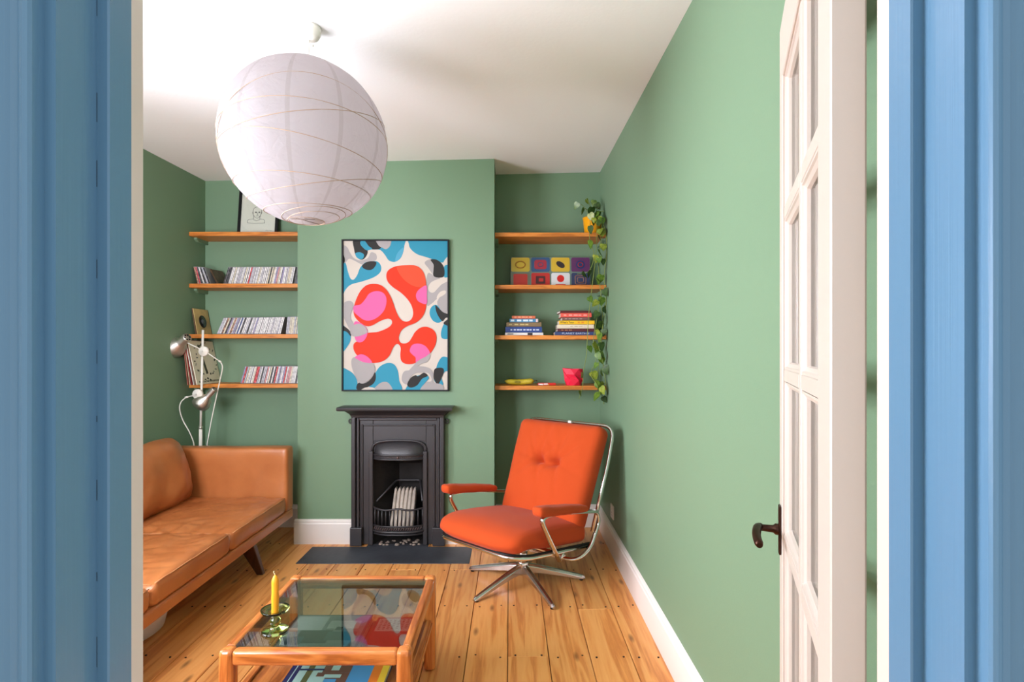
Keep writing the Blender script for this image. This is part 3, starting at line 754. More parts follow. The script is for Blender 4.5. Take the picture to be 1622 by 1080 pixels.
# ================================================================ FIREPLACE
U = .001075
fp = empty('fireplace', (FX, YF, 0), 0, 'black cast iron fireplace with arched hood and bowed grate', 'fireplace')
def F(zx, zy): return ((zx-655)*U, (900-zy)*U)
def fbox(name, zx0, zx1, zy0, zy1, y0, y1, m=M_IRON, b=.003, parent=fp):
    bm = nb(); x0, z1 = F(zx0, zy0); x1, z0 = F(zx1, zy1); box(bm, x0, x1, y0, y1, z0, z1, b, 2)
    return part(name, bm, m, parent, world=False)
HEARTH = .004
# surround: plate with hole, nested mouldings
bm = nb()
def fb(zx0, zx1, zy0, zy1, y0, y1, b=.003):
    x0, z1 = F(zx0, zy0); x1, z0 = F(zx1, zy1); box(bm, x0, x1, y0, y1, max(z0, HEARTH), z1, b, 2)
fb(370, 500, 78, 896, -.028, -.001); fb(826, 940, 78, 896, -.028, -.001)
fb(500, 826, 78, 262, -.028, -.001); fb(500, 826, 262, 346, -.022, -.001, .001)
part('surround_plate', bm, M_IRON, fp, world=False)
for nm, (a0, a1, tp, d, wd) in (('outer_moulding', (372, 938, 82, .058, 26)), ('middle_moulding', (402, 910, 118, .046, 16)), ('inner_moulding', (428, 882, 158, .037, 12))):
    bm = nb()
    fb(a0, a0+wd, tp, 896, -d, -.027, .005); fb(a1-wd, a1, tp, 896, -d, -.027, .005); fb(a0+wd, a1-wd, tp, tp+wd, -d, -.027, .005)
    part(nm, bm, M_IRON, fp, world=False)
for a0, a1 in ((366, 438), (868, 944)):
    bm = nb(); fb(a0, a1, 785, 896, -.066, -.001, .004); part('plinth_block', bm, M_IRON, fp, world=False)
# mantel shelf
bm = nb(); mz = .919
prof = [(-.001, mz-.075), (-.062, mz-.075), (-.066, mz-.060), (-.080, mz-.048), (-.100, mz-.034), (-.112, mz-.026), (-.150, mz-.024), (-.160, mz-.019), (-.162, mz-.010), (-.158, mz-.003), (-.150, mz), (-.001, mz)]
def hw(y): return .300+max(0, (-y-.062))*.70
A = [bm.verts.new((-hw(y), y, z)) for y, z in prof]; B = [bm.verts.new((hw(y), y, z)) for y, z in prof]
A[0].co.x = A[-1].co.x = 0; B[0].co.x = B[-1].co.x = 0
A[0].co.x = -.300; B[0].co.x = .300; A[-1].co.x = -.369; B[-1].co.x = .369
for i in range(7, 11): A[i].co.x = -.369; B[i].co.x = .369
bm.faces.new(A); bm.faces.new(B[::-1])
for i in range(len(prof)): bm.faces.new((A[i], A[(i+1) % len(prof)], B[(i+1) % len(prof)], B[i]))
part('mantel_shelf', bm, M_IRON, fp, world=False)
for sx in (-1, 1):
    bm = nb(); tube(bm, [(sx*.318+.011*math.cos(t*math.pi/6), -.02, .815+.014*math.sin(t*math.pi/6)) for t in range(12)], .0045, 7, True)
    part('fixing_lug', bm, M_IRON, fp, world=False)
# arched frame round the opening and domed hood
xl, xr = F(498, 0)[0], F(822, 0)[0]; xc = (xl+xr)/2; hwid = (xr-xl)/2
zs = F(0, 326)[1]; za = F(0, 258)[1]
def arch_pts(w, top, zs=zs, n=24, p=3.2):
    out = []
    for k in range(n+1):
        t = math.pi*k/n; c_, s_ = math.cos(t), math.sin(t)
        out.append((xc-w*math.copysign(abs(c_)**(2/p), c_), zs+(top-zs)*abs(s_)**(2/p)))
    return out
bm = nb(); tube(bm, [(x, -.034, z) for x, z in arch_pts(hwid+.004, za)], .0075, 8); part('arch_bead', bm, M_IRON, fp, world=False)
bm = nb()                                     # dome
n = 24; rows = 8; grid = []
for j in range(rows+1):
    f_ = j/rows; row = []
    for k in range(n+1):
        u = -1+2*k/n; prof_u = (1-abs(u)**3.2)**(1/3.2) if abs(u) < 1 else 0
        z_top = zs-.03+(za-.006-zs+.03)*prof_u
        z_bot = F(0, 350)[1]
        z = z_bot+(z_top-z_bot)*(1-f_)
        y = -.024-(.052*math.sin(f_*math.pi/2)**.8)*(1-abs(u)**4)
        row.append(bm.verts.new((xc+u*hwid*.985, y, z)))
    grid.append(row)
for j in range(rows):
    for k in range(n):
        f = bm.faces.new((grid[j][k], grid[j][k+1], grid[j+1][k+1], grid[j+1][k])); f.smooth = True
part('hood', bm, M_IRON, fp, world=False)
def bow(w, depth, n=16, y0=-.026, xc_=None):
    cc = xc if xc_ is None else xc_
    return [(cc-w+2*w*k/n, y0-depth*(1-abs(-1+2*k/n)**3.5)) for k in range(n+1)]
def bowrail(name, zy, w, depth, rz, ry, parent=fp):
    bm = nb(); z = F(0, zy)[1]
    tube(bm, [(x, y, z) for x, y in bow(w, depth)], rz, 8, flat=ry); return part(name, bm, M_IRON, parent, world=False)
bowrail('hood_lip', 342, hwid, .060, .006, 1); bowrail('hood_lip', 368, hwid, .056, .006, 1)
bm = nb(); z0, z1 = F(0, 368)[1], F(0, 342)[1]; q = bow(hwid, .052)
for (xa, ya), (xb, yb) in zip(q, q[1:]):
    bm.faces.new([bm.verts.new(p) for p in ((xa, ya, z0), (xb, yb, z0), (xb, yb, z1), (xa, ya, z1))])
bmesh.ops.remove_doubles(bm, verts=bm.verts[:], dist=1e-5); hb = part('hood_band', bm, M_IRON, fp, world=False)
bm = nb()
for k in range(2, 15):
    x = xc+(k-8)*.0135; y = -.026-.056*(1-abs((x-xc)/hwid)**3.5)
    lathe(bm, [(.0035, 0), (.003, .003), (0, .0045)], 8, (x, y+.002, (z0+z1)/2), (0, -1, 0))
lathe(bm, [(.009, 0), (.008, .004), (.003, .007), (0, .007)], 12, (xc, -.082, (z0+z1)/2), (0, -1, 0))
part('hood_ornament', bm, plain('worn_iron', (92, 74, 70), .45), hb, world=False)
for a0, a1 in ((476, 502), (808, 834)):
    bm = nb(); fb(a0, a1, 324, 896, -.046, -.001, .004); part('side_post', bm, M_IRON, fp, world=False)
# interior
xi0, xi1 = F(502, 0)[0], F(810, 0)[0]; zt = F(0, 372)[1]
bx0, bx1 = F(610, 0)[0], F(755, 0)[0]; by = .24; zb_ = F(0, 448)[1]
bm = nb(); v = lambda *p: bm.verts.new(p)
fz = .004
bm.faces.new((v(xi0, -.02, fz), v(xi0, -.02, zt), v(bx0, by, zb_), v(bx0, by, fz)))
bm.faces.new((v(xi1, -.02, fz), v(bx1, by, fz), v(bx1, by, zb_), v(xi1, -.02, zt)))
bm.faces.new((v(bx0, by, fz), v(bx0, by, zb_), v(bx1, by, zb_), v(bx1, by, fz)))
bm.faces.new((v(xi0, -.02, zt+.06), v(xi1, -.02, zt+.06), v(bx1, by, zb_), v(bx0, by, zb_)))
bm.faces.new((v(xi0, -.02, zt), v(xi0, -.02, zt+.06), v(bx0, by, zb_))); bm.faces.new((v(xi1, -.02, zt), v(bx1, by, zb_), v(xi1, -.02, zt+.06)))
bm.faces.new((v(xi0, -.02, fz), v(xi1, -.02, fz), v(bx1, by, fz), v(bx0, by, fz)))
part('fireback', bm, M_SOOT, fp, world=False, fix=False)
bm = nb(); z = F(0, 640)[1]; z2 = F(0, 545)[1]
tube(bm, round_path([(xi0+.012, .0, z), (bx0-.004, by-.07, z2), (bx1+.004, by-.07, z2), (xi1-.012, .0, z)], .02), .007, 8); part('fire_ledge', bm, M_IRON, fp, world=False)
bm = nb(); x0, z1 = F(604, 578); x1, z0 = F(748, 790)
for k in range(6):
    w = (x1-x0)/6; a = x0+k*w
    A = [(-.06, z0), (.02, z0), (.13, z1), (.09, z1)]
    va = [bm.verts.new((a+.002+(.004 if i > 1 else 0), y, z)) for i, (y, z) in enumerate(A)]; vb = [bm.verts.new((a+w-.002-(.004 if i > 1 else 0), y, z)) for i, (y, z) in enumerate(A)]
    bm.faces.new(va); bm.faces.new(vb[::-1])
    for i in range(4): bm.faces.new((va[i], va[(i+1) % 4], vb[(i+1) % 4], vb[i]))
bmesh.ops.bevel(bm, geom=bm.edges[:], offset=.004, segments=2, affect='EDGES')
brick = part('fire_brick', bm, M_CLAY, fp, world=False, label='pale ribbed clay fire brick')
bm = nb(); A = [(-.050, z0), (.03, z0), (.125, z1-.02), (.098, z1-.02)]
va = [bm.verts.new((x0+.004, y, z)) for y, z in A]; vb = [bm.verts.new((x1-.004, y, z)) for y, z in A]
bm.faces.new(va); bm.faces.new(vb[::-1])
for i in range(4): bm.faces.new((va[i], va[(i+1) % 4], vb[(i+1) % 4], vb[i]))
part('brick_backing', bm, M_CLAY, brick, world=False)
# grate
ztop, zbot = F(0, 672)[1], F(0, 772)[1]
gw = F(822, 0)[0]-xc
bm = nb()
pts = [(x, y, ztop+.004*math.cos((x-xc)/gw*math.pi*2)) for x, y in bow(gw, .050)]
tube(bm, pts, .0065, 8); grate = part('grate_top_rail', bm, M_IRON, fp, world=False)
for k in range(13):
    u = -1+2*(k+.5)/13; x = xc+u*gw*.97; y = -.026-.050*(1-abs(u*.97)**3.5)
    bm = nb(); tube(bm, [(x, y, ztop), (x, y-.004, (ztop+zbot)/2), (x, y-.003, zbot)], .0042, 7); part('grate_bar', bm, M_IRON, fp, world=False)
bowrail('grate_rail', 774, gw, .056, .006, 1); bowrail('grate_rail', 806, gw, .062, .009, 1); bowrail('grate_rail', 824, gw*.98, .054, .006, 1)
bm = nb()
for k in range(22):
    u = -1+2*(k+.5)/22; x = xc+u*gw*.96; y = -.026-.055*(1-abs(u*.96)**3.5); tube(bm, [(x-.004, y, F(0, 797)[1]), (x+.006, y, F(0, 780)[1])], .0032, 6)
part('grate_fret', bm, plain('worn_iron', (92, 74, 70), .45), fp, world=False)
bm = nb(); box(bm, xi0, xi1, -.02, .0, F(0, 828)[1], F(0, 790)[1], .002); part('ash_front', bm, M_IRON, fp, world=False)
bm = nb()
rr = random.Random(4)
for k in range(26):
    x = rr.uniform(xi0+.03, xi1-.03); y = rr.uniform(-.05, .06); r_ = rr.uniform(.006, .018)
    lathe(bm, [(0, 0), (r_, 0), (r_*.8, r_*.5), (0, r_*.7)], 7, (x, y, .004))
part('ash', bm, plain('grey_ash', (150, 135, 122), .95, bump=.4, bscale=80), fp, world=False, kind='stuff')
# hearth slab
bm = nb(); box(bm, -1.29, -.245, 3.268, YF-.068, -.022, .004, .003, 2)
box(bm, FX-.20, FX+.20, YF-.068, YF, -.022, .0035)
solo('hearth_slab', bm, M_SLATE, 'flat black slate hearth slab let into the floorboards', 'hearth')

# ================================================================ SOFA
SX1, SX0 = -1.395, -2.185
SY1, SY0 = 3.50, 1.30
AY = 3.40
sofa = empty('sofa', ((SX0+SX1)/2, (SY0+SY1)/2, 0), 0, 'tan leather sofa with loose seat cushions along the green wall', 'sofa')
def soft(name, cx, cy, cz, hx, hy, hz, r, N, warp=None, m=M_LEATH, rot=None, parent=sofa, subd=False):
    bm = nb(); rcushion(bm, hx, hy, hz, r, N, warp)
    if rot: bmesh.ops.rotate(bm, verts=bm.verts[:], cent=(0,0,0), matrix=Euler(rot).to_matrix())
    bmesh.ops.translate(bm, verts=bm.verts[:], vec=(cx, cy, cz))
    return part(name, bm, m, parent)
def base_rail():
    bm = nb(); box(bm, SX0, SX1, SY0, SY1, .214, .272, .012, 3); return part('base', bm, M_LEATH, sofa)
base_rail()
def arm_warp(p):
    return p+Vector((0, .004*noise.noise(p*9), .004*noise.noise(p*6+Vector((3,1,2)))))
soft('arm', (SX0+SX1)/2, AY+.055, .27+.2, (SX1-SX0)/2, .055, .203, .022, (24, 8, 12), arm_warp)
soft('arm', (SX0+SX1)/2, SY0+.055, .27+.2, (SX1-SX0)/2, .055, .203, .022, (24, 8, 12), arm_warp)
soft('backrest', SX0+.05, (SY0+SY1)/2, .46, .05, (AY-SY0-.12)/2, .19, .022, (8, 30, 12), arm_warp)
def seam(pts, parent, r=.0022):
    bm = nb(); tube(bm, pts, r, 6); return part('piping', bm, plain('pale_piping', (214, 150, 100), .5), parent, smooth=True)
def seat_cushion(y0, y1, dz, seed, wr=1.0):
    cy = (y0+y1)/2; hy = (y1-y0)/2-.002; cx = (SX0+.10+SX1)/2; hx = (SX1-SX0-.10)/2; off = Vector((seed*7.1, seed*3.3, 0))
    def w(p):
        u, v = p.x/hx, p.y/hy
        q = p.copy()
        if p.z > -.02:
            k = min(1, (p.z+.02)/.05)
            q.z += k*(.012*(1-u**4)*(1-v**4)+dz*(.5+.5*u))
            n1 = noise.noise(Vector((p.x*7, p.y*3.2, 0))+off); n2 = noise.noise(Vector((p.x*9+p.y*9, p.y*16-p.x*7, 0))+off)
            q.z += k*wr*(.009*n1-.012*abs(n2)*(1-abs(u)**6))
            # gathers running in from the joint with the next cushion
            g = max(0, -v-.4)/.6
            q.z -= k*.022*max(0, -v-.7)**1.5*(1-abs(u)**8)*3; q.z -= k*wr*.016*g*(.5+.5*math.sin(p.x*62+4*noise.noise(p*4+off)))
        q.x += .004*noise.noise(p*8+off) if u > .8 else 0
        return q
    o = soft('seat_cushion', cx, cy, .318, hx, hy, .052, .032, (56, 56, 8), w)
    return o
for y0, y1, dz, sd in ((2.727, AY, 0, 1), (2.125, 2.727, .004, 2), (1.41, 2.125, -.006, 3)):
    c = seat_cushion(y0, y1, dz, sd)
    zt = .366+dz
    seam([(SX1-.006, y0+.018+k*(y1-y0-.036)/10, zt-.004+.0015*math.sin(k*2.1)) for k in range(11)], c)
    seam([(SX1-.012-k*.06, y0+.006, zt-.006+.002*math.sin(k*1.3)) for k in range(11)], c, .0018)
def back_cushion(y0, y1, seed):
    off = Vector((seed*5.7, 0, seed)); hy = (y1-y0)/2; hz = .20
    def w(p):
        v, t = p.y/hy, p.z/hz
        q = p.copy(); puff = max(0, 1-abs(v)**2.6)*max(0, 1-abs(t)**2.6)
        q.x *= .30+.85*puff**.6
        q.y *= 1-.06*max(0, 1-abs(t)**4)*abs(v)**4
        q += Vector((.016*noise.noise(p*6+off)-.012*abs(noise.noise(Vector((p.x*4, p.y*10+p.z*6, p.z*12-p.y*5))+off)), .006*noise.noise(p*7+off), .010*noise.noise(p*5+off*2)))
        return q
    return soft('back_cushion', -2.035, (y0+y1)/2, .555, .105, hy, hz, .085, (14, 34, 28), w, rot=(0, R(-16), 0))
back_cushion(2.70, 3.385, 1); back_cushion(2.08, 2.69, 2); back_cushion(1.44, 2.07, 3)
def sofa_leg(x, y, dx, dy):
    bm = nb()
    a = [(-.035, -.02), (.035, -.02), (.035, .02), (-.035, .02)]
    lo = [bm.verts.new((x+dx+px*.55, y+dy+py*.7, 0)) for px, py in a]; hi = [bm.verts.new((x+px*1.5, y+py, .216)) for px, py in a]
    bm.faces.new(lo[::-1]); bm.faces.new(hi)
    for i in range(4): bm.faces.new((lo[i], lo[(i+1) % 4], hi[(i+1) % 4], hi[i]))
    bmesh.ops.bevel(bm, geom=bm.edges[:], offset=.003, segments=1, affect='EDGES')
    part('leg', bm, M_DARKLEG, sofa)
for y, dy in ((3.10, .02), (1.65, -.02)):
    sofa_leg(-1.52, y, .09, dy); sofa_leg(-2.06, y, -.06, dy)
# white round tub under the sofa
bm = nb(); lathe(bm, [(0, .001), (.205, .001), (.225, .012), (.245, .10), (.252, .118), (.250, .124), (.240, .124), (.236, .11), (.218, .02), (0, .016)], 44, (-1.82, 2.45, 0))
solo('plastic_tub', bm, plain('white_tub_plastic', (222, 220, 218), .4), 'round white plastic tub pushed under the sofa', 'tub')

# ================================================================ FLOOR LAMP
LY = 3.625
def L(zx, zy, dy=0): return P(250+zx/5.14, 510+zy/5.14, LY+dy)
lamp = empty('floor_lamp', (L(345, 1025).x, LY, 0), 0, 'white twin-headed floor lamp with brushed metal shades behind the sofa arm', 'lamp')
pb = L(345, 1025)
bm = nb(); lathe(bm, [(0, .001), (.115, .001), (.115, .012), (.108, .018), (.02, .022), (.014, .03), (0, .03)], 36, (pb.x, LY, 0)); part('base', bm, M_WHITEP, lamp)
ptop = L(368, 64); pmid = L(349, 855)
bm = nb(); tube(bm, [(pb.x, LY, .02), pmid], .0105, 12); part('lower_pole', bm, M_WHITEP, lamp)
bm = nb(); tube(bm, [pmid, ptop], .0075, 12); part('upper_pole', bm, M_WHITEP, lamp)
bm = nb(); lathe(bm, [(0, -.012), (.012, -.012), (.0125, .0), (.010, .008), (0, .008)], 14, pmid); part('collar', bm, M_ALU, lamp)
def head(back, mouth, rb, rm, lenb, m=M_ALU):
    """spun metal spotlight: perforated tube at 'back', flared bell opening at 'mouth'"""
    ax = (mouth-back); Lh = ax.length; ax.normalize()
    bm = nb()
    lathe(bm, [(rb*.93, 0), (rb, .004), (rb, lenb), (rb*1.25, lenb+.010), (rm*.80, Lh*.68), (rm*.95, Lh*.82), (rm, Lh), (rm*.985, Lh), (rm*.93, Lh*.82), (rm*.78, Lh*.68), (rb*1.2, lenb+.012), (rb*.9, lenb), (rb*.9, .004)], 36, back, ax)
    o = part('shade', bm, m, lamp, smooth=True, label='brushed metal bell shade')
    bm = nb(); lathe(bm, [(0, -.001), (rb*.93, -.001), (rb*.95, .003), (0, .003)], 28, back, ax); cap = part('vent_cap', bm, m, o)
    q = Vector((0,0,1)).rotation_difference(ax).to_matrix(); bm = nb()
    for k in range(6):
        t = k*math.pi/3; lathe(bm, [(0, -.0018), (rb*.2, -.0018), (rb*.2, 0)], 10, back+q@Vector((math.cos(t)*rb*.58, math.sin(t)*rb*.58, 0)), ax)
    part('vent_hole', bm, M_BLACK, o, kind='stuff')
    bm = nb(); lathe(bm, [(0, Lh*.50), (rm*.30, Lh*.52), (rm*.42, Lh*.70), (rm*.3, Lh*.86), (0, Lh*.9)], 20, back, ax); part('bulb', bm, plain('lamp_bulb', (235, 228, 215), .3), o, smooth=True)
    return o
head(L(240, 125, -.060), L(128, 214, -.005), .030, .070, .062)
head(L(462, 545, -.03), L(345, 672, .0), .020, .056, .070)
def rod(pts, r, nm, m=M_WHITEP): bm = nb(); tube(bm, pts, r, 9); return part(nm, bm, m, lamp)
rod([L(245, 172, -.05), L(385, 238, -.022), L(505, 320, -.022)], .0038, 'arm_rod')
rod([L(400, 620, -.024), L(335, 590, -.022), L(235, 610, -.022)], .0038, 'arm_rod')
for zx, zy in ((385, 238), (335, 585)):
    bm = nb(); c_ = L(zx, zy, -.01); lathe(bm, [(0, 0), (.030, 0), (.033, -.004), (.033, -.020), (.029, -.026), (.006, -.027), (.005, -.030), (0, -.030)], 28, c_, (0, 1, 0)); part('joint_disc', bm, M_WHITEP, lamp, smooth=False)
    bm = nb(); lathe(bm, [(0, -.032), (.004, -.032), (.004, -.029)], 10, c_, (0, 1, 0)); part('screw', bm, M_ALU, lamp)
for zx, zy in ((505, 320), (235, 610)):
    bm = nb(); a = L(zx-12 if zx > 300 else zx+14, zy-8 if zx > 300 else zy-1, -.022); b = L(zx+12 if zx > 300 else zx-14, zy+8 if zx > 300 else zy+3, -.022); tube(bm, [a, (a+b)/2, b], [.005, .007, .0045], 9); part('rod_end', bm, M_WHITEP, lamp)
rod(spline([L(510, 322, -.022), L(526, 370, -.02), L(505, 480, -.01), L(470, 640, 0), L(440, 780, .01), L(415, 920, .02), L(398, 1030, .03), L(385, 1250, .03), L(350, 1650, .02)], 8), .0036, 'cable')
rod(spline([L(232, 611, -.022), L(190, 650, -.02), L(178, 710, -.015), L(205, 800, 0), L(255, 890, .01), L(288, 970, .02), L(296, 1040, .02), L(300, 1250, .03), L(335, 1650, .02)], 8), .0036, 'cable')

# ================================================================ COFFEE TABLE
TX0, TX1, TY0, TY1, TZ = -.885, -.300, 1.640, 2.215, .372
tab = empty('coffee_table', ((TX0+TX1)/2, (TY0+TY1)/2, 0), 0, 'square teak coffee table with a smoked glass top', 'table')
lw = .046
for x, y in ((TX0, TY0), (TX1-lw, TY0), (TX0, TY1-lw), (TX1-lw, TY1-lw)):
    bm = nb(); box(bm, x, x+lw, y, y+lw, .0005, TZ+.003, .015, 4); part('leg', bm, M_TEAKZ, tab, smooth=False)
def rail(name, x0, x1, y0, y1, z0, z1, m, b=.012): bm = nb(); box(bm, x0, x1, y0, y1, z0, z1, b, 4); return part(name, bm, m, tab)
RH = .046
rail('rail', TX0+lw-.006, TX1-lw+.006, TY0+.003, TY0+lw-.006, TZ-RH, TZ, M_TEAKX); rail('rail', TX0+lw-.006, TX1-lw+.006, TY1-lw+.006, TY1-.003, TZ-RH, TZ, M_TEAKX)
rail('rail', TX0+.003, TX0+lw-.010, TY0+lw-.006, TY1-lw+.006, TZ-RH, TZ, M_TEAK); rail('rail', TX1-lw+.010, TX1-.003, TY0+lw-.006, TY1-lw+.006, TZ-RH, TZ, M_TEAK)
bm = nb(); box(bm, TX0+lw-.014, TX1-lw+.014, TY0+lw-.010, TY1-lw+.010, TZ-.012, TZ-.004); part('glass_top', bm, M_SMOKE, tab)
SHZ = .196
bm = nb(); box(bm, TX0+.010, TX1-.010, TY0+lw*.6, TY1-lw*.6, SHZ-.018, SHZ, .003, 2); part('lower_shelf', bm, M_TEAK, tab)
rail('shelf_rail', TX0+.014, TX0+.034, TY0+lw-.002, TY1-lw+.002, SHZ-.03, SHZ+.012, M_TEAK, .004); rail('shelf_rail', TX1-.034, TX1-.014, TY0+lw-.002, TY1-lw+.002, SHZ-.03, SHZ+.012, M_TEAK, .004)

# candle holder and candle
GTOP = TZ-.004
cc = Vector((-.766, 1.772, GTOP+.0004))
bm = nb()
lathe(bm, [(0, .0), (.040, .0), (.042, .003), (.040, .006), (.018, .010), (.0125, .016), (.012, .022), (.017, .027), (.0185, .034), (.015, .042), (.010, .047), (.0105, .054), (.014, .058), (.030, .061), (.042, .067), (.0445, .074), (.0425, .074), (.039, .068), (.026, .0645), (.0125, .064), (.0120, .050), (0, .050)], 40, cc)
solo('candle_holder', bm, M_GREENGLASS, 'green glass candlestick with a shallow dish on the table top', 'candlestick', smooth=True)
bm = nb()
lathe(bm, [(0, 0), (.0108, 0), (.0112, .004), (.0112, .040), (.0118, .060), (.0108, .075), (.0113, .110), (.0105, .118), (.006, .128), (.003, .132), (0, .133)], 18, cc+Vector((0, 0, .0505)))
cr_ = empty('candle', cc+Vector((0, 0, .0505)), 0, 'yellow candle standing in the green glass candlestick', 'candle')
part('wax', bm, M_WAX, cr_, smooth=True)
bm = nb(); w0 = cc+Vector((0, 0, .18)); tube(bm, spline([w0, w0+Vector((-.002, 0, .007)), w0+Vector((-.005, 0, .012)), w0+Vector((-.003, 0, .016))], 4), .0012, 6); part('wick', bm, plain('pale_wick', (235, 215, 170), .8), cr_)

# books on the lower shelf
def flat_book(x0, x1, y0, y1, z0, th, cover, label, rz=0, art=None, name='book'):
    cx, cy = (x0+x1)/2, (y0+y1)/2
    root = empty(name, (cx, cy, z0), rz, label, 'book')
    a, b = (x1-x0)/2, (y1-y0)/2
    bm = nb(); box(bm, -a, a, -b, b, th-.0022, th, .0006, 1); box(bm, -a, a, -b, b, .0003, .0024, .0006, 1); box(bm, -a, -a+.0025, -b, b, .0003, th, .0008, 1)
    part('cover', bm, cover, root, world=False)
    bm = nb(); box(bm, -a+.002, a-.003, -b+.003, b-.003, .0022, th-.0022); part('pages', bm, plain('book_pages', (226, 218, 204), .8), root, world=False)
    if art:
        bm = nb(); mats = art[0]
        for k, (u0, v0, u1, v1, mi) in enumerate(art[1]):
            z = th+.00015*(k+1)
            f = bm.faces.new([bm.verts.new((-a+2*a*u, -b+2*b*v, z)) for u, v in ((u0, v0), (u1, v0), (u1, v1), (u0, v1))]); f.material_index = mi
        part('cover_print', bm, mats, root, world=False, fix=False, kind='stuff')
    return root
SH = SHZ+.0004
gm = [plain('photo_dark', (48, 54, 58), .35), plain('photo_grey', (128, 138, 138), .35), plain('photo_pale', (190, 194, 190), .35), plain('photo_teal', (60, 92, 98), .35)]
flat_book(-.845, -.545, 1.925, 2.165, SH, .034, gm[0], 'large dark photo book with a grey cover seen through the glass',
          0, (gm, [(.03, .04, .97, .97, 1), (.05, .50, .45, .94, 2), (.20, .12, .60, .50, 0), (.55, .20, .92, .46, 3), (.50, .55, .90, .80, 2), (.10, .08, .30, .30, 3), (.62, .50, .70, .60, 0)]))
rm_ = [plain('book_red', (184, 52, 40), .4), plain('book_pinkish', (214, 176, 168), .4), plain('book_deep_red', (140, 30, 28), .4)]
flat_book(-.525, -.350, 1.93, 2.17, SH, .022, rm_[0], 'red covered book lying beside the dark photo book', R(0), (rm_, [(.05, .55, .95, .95, 1)]+[(.1+.1*i, .60+.05*j, .15+.1*i, .62+.05*j, 2) for i in range(8) for j in range(6)]))
im = [plain('ill_sky_blue', (72, 150, 205), .35), plain('ill_navy', (34, 44, 92), .35), plain('ill_brown', (112, 78, 66), .35), plain('ill_orange', (238, 128, 40), .35), plain('ill_yellow', (240, 200, 60), .35), plain('ill_mint', (170, 206, 200), .35), plain('ill_olive', (92, 98, 60), .35)]
flat_book(-.735, -.405, 1.67, 1.905, SH, .020, im[1], 'colourful illustrated book with blue, brown and yellow cover at the table front', 0,
          (im, [(.05, .02, 1, 1, 0), (.05, .02, .55, 1, 5), (.06, .02, .10, 1, 1), (.18, .05, .24, .98, 6), (.30, .05, .62, .55, 2), (.34, .55, .62, .98, 2), (.40, .15, .52, .40, 0), (.42, .60, .50, .90, 5), (.10, .60, .35, .64, 1), (.10, .72, .35, .75, 1), (.26, .30, .40, .45, 5), (.38, .42, .55, .50, 5),
                 (.84, .02, .93, 1, 3), (.93, .02, 1, 1, 4)]))

# ================================================================ ARMCHAIR
ch = empty('armchair', (.07, 3.0, 0), R(-41.35), 'orange wool lounge chair with chrome frame on a five-armed swivel base', 'armchair')
def cp(name, bm, m, smooth=False, label=None, parent=ch): return part(name, bm, m, parent, world=False, smooth=smooth, label=label)
# star base
for k in range(5):
    a = R(7+72*k)+R(41.35)
    d = Vector((math.cos(a), math.sin(a), 0)); n_ = Vector((-d.y, d.x, 0)); up = Vector((0,0,1)); bm = nb(); rings = []
    for t, w, zt, zb__ in ((.018, .021, .112, .060), (.08, .0195, .100, .058), (.20, .0165, .068, .036), (.30, .0140, .040, .014), (.335, .0125, .030, .008), (.350, .008, .022, .010)):
        c_ = d*t; rings.append([bm.verts.new(c_+n_*s_*w*f_+up*z) for s_, f_, z in ((-1, 1, zb__), (1, 1, zb__), (1, .9, zt-.012), (.55, .8, zt), (-.55, .8, zt), (-1, .9, zt-.012))])
    for A, B in zip(rings, rings[1:]):
        for i in range(6): bm.faces.new((A[i], A[(i+1) % 6], B[(i+1) % 6], B[i]))
    bm.faces.new(rings[0]); bm.faces.new(rings[-1][::-1])
    bmesh.ops.bevel(bm, geom=bm.edges[:], offset=.002, segments=1, affect='EDGES')
    leg = cp('base_leg', bm, M_ALU2)
    bm = nb(); lathe(bm, [(0, .0005), (.010, .0005), (.011, .006), (.009, .014), (0, .014)], 12, d*.330); cp('foot', bm, M_BLACK, parent=leg)
bm = nb(); lathe(bm, [(0, .052), (.030, .052), (.034, .058), (.034, .118), (.030, .126), (.022, .130), (.020, .150), (.026, .154), (.027, .172), (.018, .178), (.016, .215), (0, .215)], 28); cp('hub', bm, M_CHROME, smooth=False)
bm = nb(); box(bm, -.07, .07, -.12, .10, .206, .220, .004, 2); box(bm, -.28, .28, -.015, .015, .212, .226, .004, 2); cp('seat_plate', bm, M_CHROME)
# seat: tilted back, front raised and rolled
TI = math.tan(R(9.5))
def seat_z(y): return .318-TI*y*.9+(.020*max(0, (-y-.22)/.2)**2*-1 if y < -.22 else 0)
def sw(p):
    q = p.copy(); u = p.x/.285; v = p.y/.315
    y = p.y-.105
    q.y = y+(.02 if p.z < 0 else 0)*max(0, -v)
    z0 = seat_z(y)
    top = .5+.5*max(-1, min(1, p.z/.05))
    q.z = z0+p.z*(1-.30*max(0, -v))+top*(.024*(1-abs(u)**3)*(1-abs(v)**4))
    q.z -= .035*max(0, -v-.55)**2*2.2
    q.x *= 1-.05*max(0, -v-.3)**2*1.6
    # rounded plan at the front corners
    q.y += .050*abs(u)**4*max(0, -v)
    q.z += top*.004*noise.noise(Vector((p.x*9, p.y*5, 2)))
    return q
bm = nb(); rcushion(bm, .285, .315, .052, .038, (26, 30, 8), sw); cp('seat_cushion', bm, M_ORANGE)
